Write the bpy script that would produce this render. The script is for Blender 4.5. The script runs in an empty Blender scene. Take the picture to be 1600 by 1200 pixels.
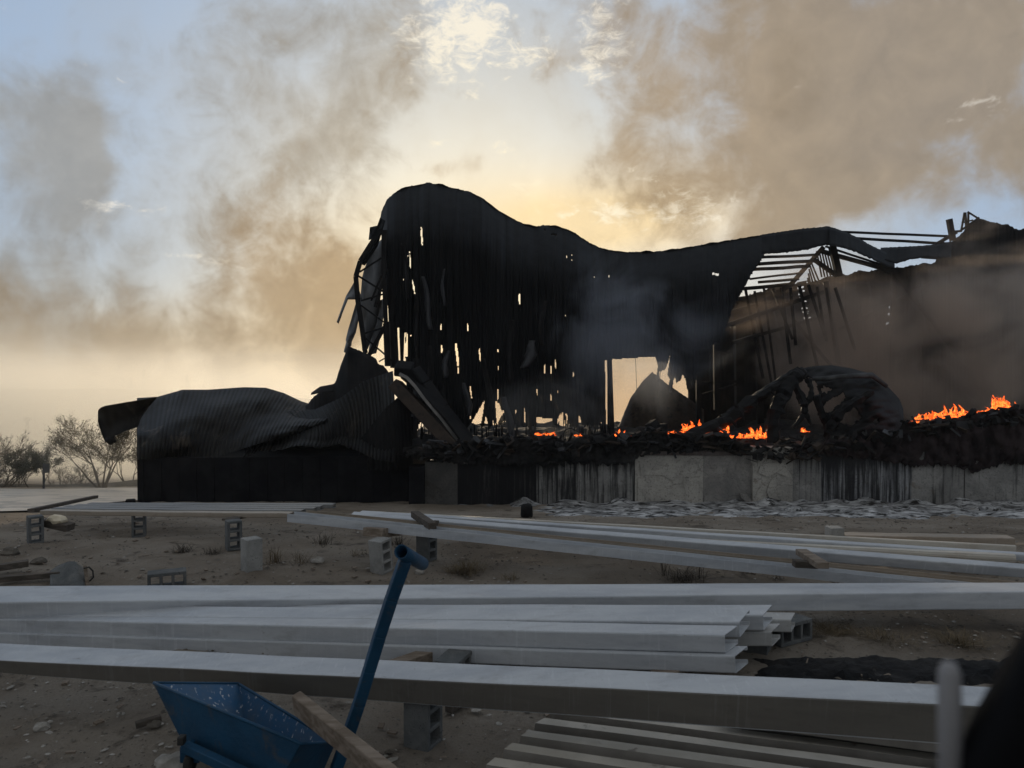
import bpy, bmesh, math, random
from mathutils import Vector, Matrix, noise
random.seed(11)
R = math.radians
sc = bpy.context.scene
col = sc.collection

# ------------------------------------------------------------------ camera
F = 1209.0                       # focal length in pixels of a 1600 px wide frame
EYE = Vector((0.0, 0.0, 2.4))
PITCH = math.atan(30.0 / F)      # looking slightly down
cam_d = bpy.data.cameras.new("camera")
cam = bpy.data.objects.new("camera", cam_d); col.objects.link(cam)
cam.location = EYE
cam.rotation_euler = (math.pi / 2 - PITCH, 0, 0)
cam_d.sensor_width = 36.0
cam_d.lens = 36.0 * F / 1600.0
cam_d.clip_start = 0.05
cam_d.clip_end = 5000.0
cam_d.dof.use_dof = True
cam_d.dof.focus_distance = 16.0
cam_d.dof.aperture_fstop = 4.4
sc.camera = cam

# ------------------------------------------------------------------ render / exposure
sc.render.engine = 'CYCLES'
sc.view_settings.view_transform = 'Standard'
sc.view_settings.look = 'None'
sc.view_settings.gamma = 1.0
sc.view_settings.use_curve_mapping = False
sc.view_settings.exposure = 0.32
cy = sc.cycles
try:
    cy.use_denoising = True
    cy.denoiser = 'OPENIMAGEDENOISE'
except Exception:
    pass
cy.max_bounces = 6; cy.diffuse_bounces = 3; cy.glossy_bounces = 3
cy.transparent_max_bounces = 12; cy.volume_bounces = 2
cy.volume_max_steps = 128
cy.sample_clamp_indirect = 4.0

SUN_EL, SUN_AZ = R(5.5), R(-3.0)      # azimuth from +Y (the view), negative is to the left

# ------------------------------------------------------------------ node helpers
class NT:
    def __init__(s, tree): s.t = tree; s.n = tree.nodes; s.l = tree.links
    def new(s, kind, **kw):
        n = s.n.new(kind)
        for k, v in kw.items(): setattr(n, k, v)
        return n
    def put(s, sock, v):
        if hasattr(v, 'is_output'): s.l.new(v, sock)
        else: sock.default_value = v
    def math(s, op, a, b=None, c=None, clamp=False):
        n = s.new('ShaderNodeMath', operation=op, use_clamp=clamp)
        s.put(n.inputs[0], a)
        if b is not None: s.put(n.inputs[1], b)
        if c is not None: s.put(n.inputs[2], c)
        return n.outputs[0]
    def vmath(s, op, a, b=None, out=0):
        n = s.new('ShaderNodeVectorMath', operation=op)
        s.put(n.inputs[0], a)
        if b is not None:
            if op == 'SCALE': s.put(n.inputs['Scale'], b)
            else: s.put(n.inputs[1], b)
        return n.outputs[out]
    def noise(s, vec, scale, detail=4, rough=.55, dist=0.0, lac=2.0, color=False):
        n = s.new('ShaderNodeTexNoise')
        n.inputs['Scale'].default_value = scale; n.inputs['Detail'].default_value = detail
        n.inputs['Roughness'].default_value = rough; n.inputs['Distortion'].default_value = dist
        n.inputs['Lacunarity'].default_value = lac
        if vec is not None: s.put(n.inputs['Vector'], vec)
        return n.outputs['Color' if color else 'Fac']
    def smooth(s, v, a, b, lo=0.0, hi=1.0):
        n = s.new('ShaderNodeMapRange', interpolation_type='SMOOTHSTEP')
        s.put(n.inputs['Value'], v)
        for k, x in (('From Min', a), ('From Max', b), ('To Min', lo), ('To Max', hi)): s.put(n.inputs[k], x)
        return n.outputs[0]
    def lin(s, v, a, b, lo=0.0, hi=1.0):
        n = s.new('ShaderNodeMapRange')
        s.put(n.inputs['Value'], v)
        for k, x in (('From Min', a), ('From Max', b), ('To Min', lo), ('To Max', hi)): s.put(n.inputs[k], x)
        return n.outputs[0]
    def mix(s, fac, a, b):
        n = s.new('ShaderNodeMix', data_type='RGBA')
        s.put(n.inputs[0], fac)
        for sock, v in ((n.inputs[6], a), (n.inputs[7], b)):
            if isinstance(v, tuple) and len(v) == 3: v = v + (1.0,)
            s.put(sock, v)
        return n.outputs[2]
    def scalevec(s, vec, xyz):
        n = s.new('ShaderNodeMapping'); s.put(n.inputs['Vector'], vec)
        n.inputs['Scale'].default_value = xyz
        return n.outputs[0]

def px_dir(px, py):
    a, b = (px - 800.0) / F, -(py - 600.0) / F
    cp, sp = math.cos(PITCH), math.sin(PITCH)
    return Vector((a, cp + b * sp, -sp + b * cp))
def P(px, py, Y):
    d = px_dir(px, py)
    return EYE + d * (Y / d.y)
def azel(px, py):
    d = px_dir(px, py).normalized()
    return math.atan2(d.x, d.y), math.asin(d.z)

# ------------------------------------------------------------------ world: sunset sky, thin clouds, drifting smoke high up
world = bpy.data.worlds.new("World"); sc.world = world
world.use_nodes = True
world.node_tree.nodes.clear()
W = NT(world.node_tree)
out = W.new('ShaderNodeOutputWorld'); bg = W.new('ShaderNodeBackground')
W.l.new(bg.outputs[0], out.inputs[0])
SKY_STRENGTH = 0.10
bg.inputs['Strength'].default_value = SKY_STRENGTH
sky = W.new('ShaderNodeTexSky', sky_type='NISHITA')
sky.sun_disc = False
sky.sun_elevation = R(9.0)
sky.sun_elevation = SUN_EL
sky.sun_rotation = SUN_AZ
sky.altitude = 900.0; sky.air_density = 1.0; sky.dust_density = 1.6; sky.ozone_density = 2.2
co = W.new('ShaderNodeTexCoord').outputs['Generated']
sep = W.new('ShaderNodeSeparateXYZ'); W.l.new(co, sep.inputs[0])
AZ = W.math('ARCTAN2', sep.outputs[0], sep.outputs[1])
EL = W.math('ARCSINE', sep.outputs[2])
# domain warp
wn = W.noise(co, 5.0, 4, .55, 0, color=True)
wsep = W.new('ShaderNodeSeparateXYZ'); W.l.new(wn, wsep.inputs[0])
AZw = W.math('ADD', AZ, W.math('MULTIPLY', W.math('SUBTRACT', wsep.outputs[0], .5), .26))
ELw = W.math('ADD', EL, W.math('MULTIPLY', W.math('SUBTRACT', wsep.outputs[1], .5), .20))
def blob(px, py, rx, ry, w, az=None, el=None):
    a0, e0 = azel(px, py)
    ra, re = rx / F, ry / F
    a = W.math('DIVIDE', W.math('SUBTRACT', az if az is not None else AZw, a0), ra)
    e = W.math('DIVIDE', W.math('SUBTRACT', el if el is not None else ELw, e0), re)
    d = W.math('ADD', W.math('MULTIPLY', a, a), W.math('MULTIPLY', e, e))
    return W.math('MULTIPLY', W.math('EXPONENT', W.math('MULTIPLY', d, -1.0)), w)
def blobs(lst, **kw):
    acc = None
    for b in lst:
        v = blob(*b, **kw); acc = v if acc is None else W.math('ADD', acc, v)
    return acc
K = 1.0 / SKY_STRENGTH
def lincol(r, g, b, k=1.0):
    f = lambda c: ((c / 255 + .055) / 1.055) ** 2.4 if c / 255 > .04045 else c / 255 / 12.92
    return (f(r) * k, f(g) * k, f(b) * k, 1.0)
# closeness to the sun
sd = Vector((math.sin(SUN_AZ) * math.cos(SUN_EL), math.cos(SUN_AZ) * math.cos(SUN_EL), math.sin(SUN_EL)))
cosv = W.vmath('DOT_PRODUCT', co, tuple(sd), out=1)
near_sun = W.math('POWER', W.math('MAXIMUM', cosv, 0.0), 19.0)
# thin haze that veils the whole sky, warm towards the sun, blue grey away from it
hz_col = W.mix(near_sun, lincol(150, 170, 196, K), lincol(238, 228, 202, K))
base = W.mix(.84, sky.outputs[0], hz_col)
warm = blobs([(880, 350, 210, 55, .9), (1000, 330, 240, 70, .4), (330, 590, 280, 95, .5), (520, 520, 120, 150, .5), (1000, 600, 260, 120, .8)], az=AZ, el=EL)
warm = W.math('MINIMUM', warm, 1.0)
base = W.mix(warm, base, lincol(240, 214, 166, K))
ember = blobs([(1000, 630, 230, 95, .9), (760, 650, 160, 70, .5)], az=AZ, el=EL)
base = W.mix(W.math('MINIMUM', ember, 1.0), base, lincol(214, 164, 100, K))
low = blobs([(60, 640, 260, 130, .8)], az=AZ, el=EL)
base = W.mix(W.math('MINIMUM', low, 1.0), base, lincol(196, 184, 150, K))
# cirrus
stre = W.noise(W.scalevec(co, (12.0, 9.0, 24.0)), 3.4, 10, .70, .5)
cir = blobs([(690, 70, 85, 60, .95), (760, 30, 60, 50, .7), (835, 95, 45, 18, .75), (950, 45, 40, 60, .75), (920, 112, 26, 26, .7),
             (682, 222, 30, 12, .6), (745, 156, 18, 8, .5), (775, 230, 22, 16, .7), (1000, 264, 40, 12, .65), (165, 318, 55, 10, .7), (303, 397, 65, 8, .8),
             (385, 415, 30, 6, .6), (375, 376, 22, 5, .5), (1540, 168, 60, 14, .55), (1480, 200, 50, 8, .4), (900, 330, 90, 22, .6), (1080, 315, 90, 40, .65),
             (960, 325, 20, 14, .6), (820, 290, 60, 25, .5), (1010, 125, 30, 25, .4)],
            az=W.math('ADD', AZ, W.math('MULTIPLY', W.math('SUBTRACT', wsep.outputs[0], .5), .05)),
            el=W.math('ADD', EL, W.math('MULTIPLY', W.math('SUBTRACT', wsep.outputs[1], .5), .05)))
cirm = W.smooth(W.math('ADD', cir, W.math('MULTIPLY', W.math('SUBTRACT', stre, .5), 3.2)), .42, 1.25, 0, .85)
# smoke: large soft masses broken up by billowing noise
n1 = W.noise(co, 6.0, 7, .58, .35)
n2 = W.noise(W.vmath('ADD', co, (3.1, 1.7, .4)), 15.0, 6, .6, .6)
n3 = W.noise(W.vmath('ADD', co, (.2, 5.7, 2.4)), 34.0, 5, .6, .4)
bil = W.math('ADD', W.math('ADD', W.math('MULTIPLY', W.math('SUBTRACT', n1, .5), 1.9), W.math('MULTIPLY', W.math('SUBTRACT', n2, .5), 1.15)), W.math('MULTIPLY', W.math('SUBTRACT', n3, .5), .35))
overhead = W.smooth(EL, .50, .95, 0, .75)  # overhead and behind: smoke outside the view, added to neutralise the ambient light
behind = W.smooth(sep.outputs[1], .40, -.2, 0, .75)
grey_D = blobs([(35, 170, 75, 110, .75), (60, 260, 80, 60, .6), (200, 430, 120, 70, .2), (300, 150, 130, 120, .38), (520, 150, 120, 120, .55), (560, 260, 90, 60, .5), (320, 340, 70, 50, .35), (880, 40, 80, 60, .25),
                (60, 520, 130, 110, .7), (130, 600, 150, 60, .45), (30, 400, 100, 70, .35), (430, 30, 120, 50, .3)])
brown_D = blobs([(1180, 60, 240, 120, .75), (1500, 90, 170, 110, .9), (1270, 230, 110, 110, .85), (1400, 160, 120, 80, .5), (1020, 120, 90, 80, .35), (1200, 330, 110, 50, .5),
                 (1080, 260, 110, 70, .35), (1650, 330, 120, 150, .4), (1480, 260, 120, 90, .30), (1350, 320, 110, 60, .25), (1080, 180, 120, 90, .2), (60, 500, 90, 80, .55), (150, 590, 110, 50, .5), (290, 540, 80, 60, .4), (980, 220, 70, 60, .25), (690, 278, 50, 26, .55), (470, 420, 85, 80, .8), (500, 560, 60, 80, .75), (350, 480, 130, 70, .5), (210, 540, 60, 60, .4), (1150, 350, 160, 30, .5)])
sm = W.smooth(W.math('ADD', W.math('ADD', grey_D, W.math('ADD', overhead, behind)), bil), .10, .90, 0, .78)
smb = W.smooth(W.math('ADD', brown_D, bil), .10, .95, 0, .88)
shade = W.lin(W.math('ADD', W.math('MULTIPLY', n2, .6), W.math('MULTIPLY', n3, .4)), .34, .66, 1.13, .84)
gcol = W.mix(near_sun, lincol(136, 136, 133, K), lincol(178, 160, 132, K))
bcol = W.mix(near_sun, lincol(140, 125, 104, K), lincol(172, 144, 106, K))
veil = W.math('MULTIPLY', W.smooth(n1, .28, .62), .30)
base = W.mix(veil, base, W.mix(near_sun, lincol(154, 160, 166, K), lincol(208, 188, 150, K)))
base = W.mix(sm, base, W.vmath('SCALE', gcol, shade))
base = W.mix(smb, base, W.vmath('SCALE', bcol, shade))
cirm = W.math('MULTIPLY', cirm, W.math('SUBTRACT', 1.0, W.math('MULTIPLY', W.math('MAXIMUM', sm, smb), .55)))
base = W.mix(cirm, base, W.mix(near_sun, lincol(222, 216, 206, K), lincol(248, 234, 200, K)))
W.l.new(base, bg.inputs['Color'])

# ------------------------------------------------------------------ sun, low and dulled by smoke
sun_d = bpy.data.lights.new("sun", 'SUN'); sun_d.energy = 2.2; sun_d.angle = R(2.0); sun_d.color = (1.0, .80, .55)
sun = bpy.data.objects.new("sun", sun_d); col.objects.link(sun)
sun.rotation_euler = (-sd).to_track_quat('-Z', 'Y').to_euler()

# ------------------------------------------------------------------ object helpers
def mesh_obj(name, verts, faces, mat=None, parent=None, smooth=False):
    off = parent_off(parent)
    me = bpy.data.meshes.new(name)
    me.from_pydata([tuple(Vector(v) - off) for v in verts], [], faces)
    me.validate(); me.update()
    o = bpy.data.objects.new(name, me); col.objects.link(o)
    if mat: me.materials.append(mat)
    if parent is not None: o.parent = parent
    if smooth:
        for p in me.polygons: p.use_smooth = True
    return o
def parent_off(p):
    off = Vector((0, 0, 0))
    while p is not None:
        off += p.location; p = p.parent
    return off
def tag(o, label=None, cat=None, group=None, kind=None):
    if label: o['label'] = label
    if cat: o['category'] = cat
    if group: o['group'] = group
    if kind: o['kind'] = kind
    return o
def thing(name, label, cat, loc=(0, 0, 0), group=None):
    o = bpy.data.objects.new(name, None); col.objects.link(o); o.location = loc
    o.empty_display_size = .2
    return tag(o, label, cat, group)
def copy_tree(o, parent=None):
    c = o.copy(); col.objects.link(c)
    if parent is not None: c.parent = parent
    for ch in list(o.children):
        copy_tree(ch, c)
    return c
class MB:
    def __init__(s): s.v = []; s.f = []
    def add(s, vs, fs):
        n = len(s.v); s.v += [Vector(v) for v in vs]; s.f += [tuple(i + n for i in f) for f in fs]
    def hexa(s, c8):
        s.add(c8, [(0, 3, 2, 1), (4, 5, 6, 7), (0, 1, 5, 4), (1, 2, 6, 5), (2, 3, 7, 6), (3, 0, 4, 7)])
    def box(s, c, size, rot=None):
        c = Vector(c); x, y, z = (k / 2 for k in size)
        pts = [Vector(p) for p in ((-x, -y, -z), (x, -y, -z), (x, y, -z), (-x, y, -z), (-x, -y, z), (x, -y, z), (x, y, z), (-x, y, z))]
        if rot is not None: pts = [rot @ p for p in pts]
        s.hexa([c + p for p in pts])
    def bar(s, p0, p1, w, h=None, up=Vector((0, 0, 1)), w1=None):
        p0, p1 = Vector(p0), Vector(p1); h = h or w; k = (w1 / w) if w1 else 1.0
        t = (p1 - p0).normalized()
        a = up.cross(t)
        if a.length < 1e-3: a = Vector((0, 1, 0)).cross(t)
        a.normalize(); b = t.cross(a)
        c = []
        for p, q in ((p0, 1.0), (p1, k)):
            c += [p - a * w * q / 2 - b * h * q / 2, p + a * w * q / 2 - b * h * q / 2, p + a * w * q / 2 + b * h * q / 2, p - a * w * q / 2 + b * h * q / 2]
        s.hexa(c)
    def tube(s, pts, rads, n=8, wob=0.0):
        pts = [Vector(p) for p in pts]
        if not isinstance(rads, (list, tuple)): rads = [rads] * len(pts)
        n0 = len(s.v); prev = None
        for i, p in enumerate(pts):
            t = (pts[min(i + 1, len(pts) - 1)] - pts[max(i - 1, 0)]).normalized()
            if prev is None:
                a = t.cross(Vector((0, 0, 1)))
                if a.length < 1e-2: a = t.cross(Vector((1, 0, 0)))
            else: a = prev - t * prev.dot(t)
            a.normalize(); prev = a; b = t.cross(a)
            for k in range(n):
                an = 2 * math.pi * k / n
                r = rads[i] * (1 + (wob * noise.noise(p * 3 + Vector((k, i * .7, 0))) if wob else 0))
                s.v.append(p + a * math.cos(an) * r + b * math.sin(an) * r)
        for i in range(len(pts) - 1):
            for k in range(n):
                s.f.append((n0 + i * n + k, n0 + i * n + (k + 1) % n, n0 + (i + 1) * n + (k + 1) % n, n0 + (i + 1) * n + k))
        s.f.append(tuple(n0 + k for k in range(n))[::-1]); e = n0 + (len(pts) - 1) * n
        s.f.append(tuple(e + k for k in range(n)))
    def build(s, name, mat, parent=None, smooth=False): return mesh_obj(name, s.v, s.f, mat, parent, smooth)
def bevel(o, w=.006, seg=2):
    m = o.modifiers.new('bevel', 'BEVEL'); m.width = w; m.segments = seg; m.limit_method = 'ANGLE'; m.angle_limit = R(40)
    return o
def solid(o, t=.008):
    m = o.modifiers.new('solidify', 'SOLIDIFY'); m.thickness = t; m.offset = 0
    return o
def lerp(a, b, t): return a + (b - a) * t
def interp(tbl, x):
    if x <= tbl[0][0]: return tbl[0][1]
    for (x0, y0), (x1, y1) in zip(tbl, tbl[1:]):
        if x <= x1: return lerp(y0, y1, (x - x0) / (x1 - x0)) if x1 > x0 else y1
    return tbl[-1][1]
def in_poly(x, y, poly):
    ins = False; j = len(poly) - 1
    for i in range(len(poly)):
        xi, yi = poly[i]; xj, yj = poly[j]
        if (yi > y) != (yj > y) and x < (xj - xi) * (y - yi) / (yj - yi) + xi: ins = not ins
        j = i
    return ins
def sheet(name, mat, parent, us, vs, fn, hole=None, smooth=True, thick=.006):
    nu, nv = len(us), len(vs)
    V = [fn(u, v) for v in vs for u in us]
    Fc = []
    for j in range(nv - 1):
        for i in range(nu - 1):
            if hole and hole((us[i] + us[i + 1]) / 2, (vs[j] + vs[j + 1]) / 2): continue
            Fc.append((j * nu + i, j * nu + i + 1, (j + 1) * nu + i + 1, (j + 1) * nu + i))
    used = sorted({i for f in Fc for i in f}); mp = {k: n for n, k in enumerate(used)}
    o = mesh_obj(name, [V[k] for k in used], [tuple(mp[i] for i in f) for f in Fc], mat, parent, smooth)
    if thick: solid(o, thick)
    return o
def frange(a, b, n): return [a + (b - a) * i / n for i in range(n + 1)]

# ------------------------------------------------------------------ materials
def mat(name, a, b, scale=3.0, rough=.8, bump=.2, metal=0.0, stretch=(1, 1, 1), lo=.35, hi=.65, detail=6, c=None, cs=20.0, clo=.62, chi=.7, bscale=None, bdist=.02, spec=.4):
    m = bpy.data.materials.new(name); m.use_nodes = True
    T = NT(m.node_tree); bs = T.n['Principled BSDF']
    oc = T.new('ShaderNodeTexCoord').outputs['Object']
    v = T.scalevec(oc, stretch)
    n = T.noise(v, scale, detail, .6, .3)
    cc = T.mix(T.smooth(n, lo, hi), a, b)
    if c is not None:
        cc = T.mix(T.smooth(T.noise(v, cs, 6, .65, .5), clo, chi), cc, c)
    T.put(bs.inputs['Base Color'], cc)
    bs.inputs['Roughness'].default_value = rough; bs.inputs['Metallic'].default_value = metal
    bs.inputs['Specular IOR Level'].default_value = spec
    if bump:
        bp = T.new('ShaderNodeBump'); bp.inputs['Strength'].default_value = bump; bp.inputs['Distance'].default_value = bdist
        T.put(bp.inputs['Height'], T.noise(v, bscale or scale * 6, 6, .65))
        T.l.new(bp.outputs[0], bs.inputs['Normal'])
    return m
M = {}
M['char'] = mat('charred_steel', (.006, .006, .007), (.014, .013, .013), 1.4, .75, .4, c=(.035, .031, .029), cs=9, clo=.64, chi=.8, spec=.12)
M['char_sheet'] = mat('charred_sheet', (.004, .0045, .0055), (.009, .0095, .011), .8, .7, .2, stretch=(3, 3, .35), spec=.1)
M['char_brown'] = mat('scorched_brown', (.030, .022, .017), (.055, .038, .028), 2.5, .7, .3, c=(.012, .011, .011), cs=5, clo=.5, chi=.7, spec=.25)
M['pale_sheet'] = mat('smoked_pale_sheet', (.15, .152, .155), (.07, .072, .075), 2.0, .6, .1, stretch=(2, 2, .5))
M['burnt_sheet'] = mat('burnt_corrugated_sheet', (.004, .004, .005), (.012, .011, .010), 1.1, .6, .25, stretch=(1.6, 1, .5), c=(.085, .068, .054), cs=1.5, clo=.58, chi=.75, spec=.25)  # the brownish patches are highlights put into the colour
M['soot_wall'] = mat('soot_black_wall', (.006, .006, .008), (.014, .014, .016), 2.0, .85, .2, spec=.1)
M['rubble'] = mat('burnt_rubble', (.010, .010, .011), (.035, .033, .032), 2.0, .9, .7, c=(.10, .095, .09), cs=7, clo=.62, chi=.75, spec=.15, bdist=.05)
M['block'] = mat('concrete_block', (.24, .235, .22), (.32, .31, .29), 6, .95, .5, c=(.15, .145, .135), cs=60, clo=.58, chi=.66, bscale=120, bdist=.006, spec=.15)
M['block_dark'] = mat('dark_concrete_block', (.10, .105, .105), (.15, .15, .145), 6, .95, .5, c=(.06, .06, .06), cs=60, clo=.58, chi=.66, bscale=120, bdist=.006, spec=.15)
M['wood'] = mat('weathered_timber', (.15, .115, .085), (.26, .21, .165), 4, .85, .4, stretch=(1, 6, 6), c=(.34, .30, .26), cs=12, clo=.66, chi=.72, bdist=.008, spec=.2)
M['wood_dark'] = mat('dark_timber', (.06, .05, .04), (.11, .09, .075), 4, .85, .4, stretch=(1, 6, 6), bdist=.008, spec=.2)
M['blue'] = mat('scuffed_blue_paint', (.005, .042, .088), (.008, .058, .118), 4, .6, .25, c=(.055, .06, .065), cs=6, clo=.54, chi=.72, spec=.3)
M['rubber'] = mat('black_rubber', (.012, .012, .012), (.03, .028, .026), 9, .8, .2)
M['black_plastic'] = mat('black_plastic', (.003, .003, .0035), (.005, .005, .006), 6, .6, .05, spec=.08)
M['stone'] = mat('pale_stone', (.24, .22, .19), (.42, .39, .35), 5, .95, .5, spec=.1)
M['dry_weed'] = mat('dry_weed', (.10, .075, .045), (.20, .155, .10), 8, .9, 0, spec=.1)
M['bark'] = mat('dark_bark', (.045, .036, .028), (.08, .065, .05), 6, .9, .3, spec=.1)
M['leaf'] = mat('dry_leaf', (.07, .06, .035), (.13, .11, .06), 3, .85, 0, spec=.15)
M['leaf_dark'] = mat('dark_evergreen_leaf', (.03, .038, .022), (.055, .06, .035), 3, .85, 0, spec=.15)
M['galv'] = mat('grey_sign_metal', (.05, .055, .06), (.085, .09, .095), 4, .6, .1)
M['pale_cloth'] = mat('pale_plastic_bag', (.62, .52, .36), (.72, .62, .46), 6, .6, .4)

def steel_mat(name, a, b, dirt, dirt_amt=.65, streak=.22):
    m = bpy.data.materials.new(name); m.use_nodes = True
    T = NT(m.node_tree); bs = T.n['Principled BSDF']
    oc = T.new('ShaderNodeTexCoord').outputs['Object']
    base = T.mix(T.smooth(T.noise(T.scalevec(oc, (.45, 2, 4)), 1.6, 7, .66), .34, .64), a, b)
    st = T.noise(T.scalevec(oc, (38, 6, 1.2)), 1.0, 5, .65)
    patch = T.smooth(T.noise(oc, .9, 4, .6), .36, .56)
    base = T.mix(T.math('MULTIPLY', T.smooth(st, .56, .66), T.math('MULTIPLY', patch, streak)), base, (.74, .75, .76))
    sp = T.smooth(T.noise(oc, 22, 8, .74, .5), .60, .70)
    base = T.mix(T.math('MULTIPLY', sp, dirt_amt), base, dirt)
    base = T.mix(T.smooth(T.noise(T.scalevec(oc, (5, 30, 30)), 1.0, 6, .7, .3), .68, .74), base, (.16, .10, .06))
    sm_ = T.smooth(T.noise(T.scalevec(oc, (1.2, 3, 3)), 2.6, 10, .72, .1), .50, .74)
    base = T.mix(T.math('MULTIPLY', sm_, dirt_amt * .7), base, dirt)
    T.put(bs.inputs['Base Color'], base)
    T.put(bs.inputs['Roughness'], T.lin(st, .3, .7, .38, .6))
    bp = T.new('ShaderNodeBump'); bp.inputs['Strength'].default_value = .3; bp.inputs['Distance'].default_value = .02
    T.put(bp.inputs['Height'], T.noise(oc, 7, 4, .5)); T.l.new(bp.outputs[0], bs.inputs['Normal'])
    return m
M['steel'] = steel_mat('white_painted_steel', (.37, .385, .41), (.50, .51, .52), (.25, .245, .24))
M['steel_warm'] = steel_mat('cream_painted_steel', (.45, .41, .35), (.53, .49, .42), (.32, .24, .16), .6)
M['steel_brown'] = steel_mat('brown_stained_steel', (.24, .20, .15), (.34, .28, .22), (.12, .09, .07), .6, .1)
M['steel_dirty'] = steel_mat('dusty_grey_steel', (.34, .34, .33), (.42, .41, .39), (.18, .16, .14), .6, .25)
M['fc_sheet'] = mat('fibre_cement_sheet', (.38, .345, .29), (.48, .435, .37), 2.2, .9, .3, c=(.20, .175, .15), cs=7, clo=.58, chi=.72, spec=.15)

def concrete_mat(name, soot, drips, pale=(.40, .37, .33), grey=(.23, .218, .20), patch=.55):
    m = bpy.data.materials.new(name); m.use_nodes = True
    T = NT(m.node_tree); bs = T.n['Principled BSDF']
    oc = T.new('ShaderNodeTexCoord').outputs['Object']
    n = T.noise(oc, 1.3, 9, .66, .7)
    base = T.mix(T.smooth(n, patch - .14, patch + .16), pale, grey)
    base = T.mix(T.smooth(T.noise(oc, 5, 9, .72, .4), .46, .66, 0, .5), base, grey)
    vo = T.new('ShaderNodeTexVoronoi', feature='DISTANCE_TO_EDGE'); vo.inputs['Scale'].default_value = 2.3
    T.put(vo.inputs['Vector'], T.vmath('ADD', oc, T.vmath('SCALE', T.noise(oc, 3.5, 6, .65, color=True), .35)))
    crack = T.math('MULTIPLY', T.smooth(vo.outputs['Distance'], .004, .022, 1, 0), T.smooth(T.noise(oc, .8, 3, .5), .44, .56))
    base = T.mix(T.math('MULTIPLY', crack, .45), base, (.05, .045, .04))
    base = T.mix(T.smooth(T.noise(T.vmath('ADD', oc, (7, 1, 3)), 1.9, 7, .7, .5), .60, .68, 0, .6), base, (.16, .12, .085))
    base = T.mix(T.smooth(T.noise(oc, 22, 6, .7), .5, .75), base, (.13, .125, .12))
    st = T.noise(T.scalevec(oc, (9, 9, .30)), 1.0, 9, .72, .25)
    big = T.noise(T.scalevec(oc, (.9, .9, .25)), 1.0, 5, .6)
    zs = T.new('ShaderNodeSeparateXYZ'); T.l.new(oc, zs.inputs[0])
    drips = T.math('ADD', T.smooth(zs.outputs[2], .7, 1.5, 0, .38), drips)
    d = T.math('ADD', T.math('MULTIPLY', T.math('SUBTRACT', st, .5), 2.2), T.math('MULTIPLY', T.math('SUBTRACT', big, .5), 1.4))
    base = T.mix(T.smooth(T.math('ADD', d, drips), .1, .55, 0, .93), base, (.012, .012, .014))
    base = T.mix(soot, base, (.010, .010, .012))
    T.put(bs.inputs['Base Color'], base); bs.inputs['Roughness'].default_value = .92; bs.inputs['Specular IOR Level'].default_value = .15
    bp = T.new('ShaderNodeBump'); bp.inputs['Strength'].default_value = .6; bp.inputs['Distance'].default_value = .03
    hgt = T.math('ADD', T.smooth(n, patch - .05, patch + .05, .5, 0), T.math('MULTIPLY', T.noise(oc, 14, 8, .7), .8))
    T.put(bp.inputs['Height'], hgt); T.l.new(bp.outputs[0], bs.inputs['Normal'])
    return m
M['wall_black'] = concrete_mat('soot_black_concrete', .82, .55)
M['wall_dim'] = concrete_mat('smoked_dull_concrete', .74, -.2)
M['wall_dark'] = concrete_mat('sooty_grey_concrete', .16, .30, (.36, .345, .32))
M['wall_pale'] = concrete_mat('pale_plaster', .06, -.34, (.48, .445, .39), (.30, .28, .25), .56)
M['wall_patch'] = concrete_mat('patched_plaster', .15, -.35, (.40, .37, .33), (.23, .215, .20), .50)
M['wall_drip'] = concrete_mat('drip_stained_concrete', .08, .42, (.36, .36, .36), (.22, .22, .23), .55)
M['wall_streak'] = concrete_mat('streaked_concrete', .10, .13, (.40, .38, .35), (.24, .23, .215), .46)

def ground_mat():
    m = bpy.data.materials.new('dry_stony_earth'); m.use_nodes = True
    T = NT(m.node_tree); bs = T.n['Principled BSDF']
    pos = T.new('ShaderNodeNewGeometry').outputs['Position']
    n = T.noise(pos, .55, 6, .6, .4)
    c1 = T.mix(T.smooth(n, .35, .65), (.265, .215, .165), (.405, .345, .28))
    c1 = T.mix(T.smooth(T.noise(pos, 2.1, 6, .65, .3), .55, .72), c1, (.12, .098, .078))
    g = T.new('ShaderNodeTexVoronoi'); g.inputs['Scale'].default_value = 26.0; T.put(g.inputs['Vector'], T.vmath('ADD', pos, T.vmath('SCALE', T.noise(pos, 9, 3, .5, color=True), .06)))
    peb = T.smooth(g.outputs['Distance'], .10, .30, 1, 0)
    gs = T.new('ShaderNodeSeparateXYZ'); T.l.new(g.outputs['Color'], gs.inputs[0])
    pm = T.math('MULTIPLY', peb, T.math('GREATER_THAN', gs.outputs[0], .72))
    c1 = T.mix(T.math('MULTIPLY', pm, .8), c1, T.mix(gs.outputs[1], (.12, .105, .09), (.32, .30, .27)))
    fine = T.noise(pos, 60, 8, .75)
    c1 = T.mix(T.smooth(fine, .5, .75, 0, .6), c1, (.05, .042, .034))
    c1 = T.mix(T.smooth(T.noise(T.vmath('ADD', pos, (9, 2, 0)), 45, 8, .75), .6, .75, 0, .7), c1, (.27, .25, .22))
    T.put(bs.inputs['Base Color'], c1); bs.inputs['Roughness'].default_value = .95; bs.inputs['Specular IOR Level'].default_value = .12
    bp = T.new('ShaderNodeBump'); bp.inputs['Strength'].default_value = 1.0; bp.inputs['Distance'].default_value = .05
    T.put(bp.inputs['Height'], T.math('ADD', T.math('MULTIPLY', pm, .6), T.math('ADD', fine, T.noise(pos, 12, 6, .7))))
    T.l.new(bp.outputs[0], bs.inputs['Normal'])
    return m
M['ground'] = ground_mat()
M['road'] = mat('dusty_road', (.38, .33, .265), (.48, .42, .34), .5, .34, .25, stretch=(.35, 1, 1), c=(.15, .135, .115), cs=2, clo=.5, chi=.6, bscale=5, spec=.6)
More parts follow.
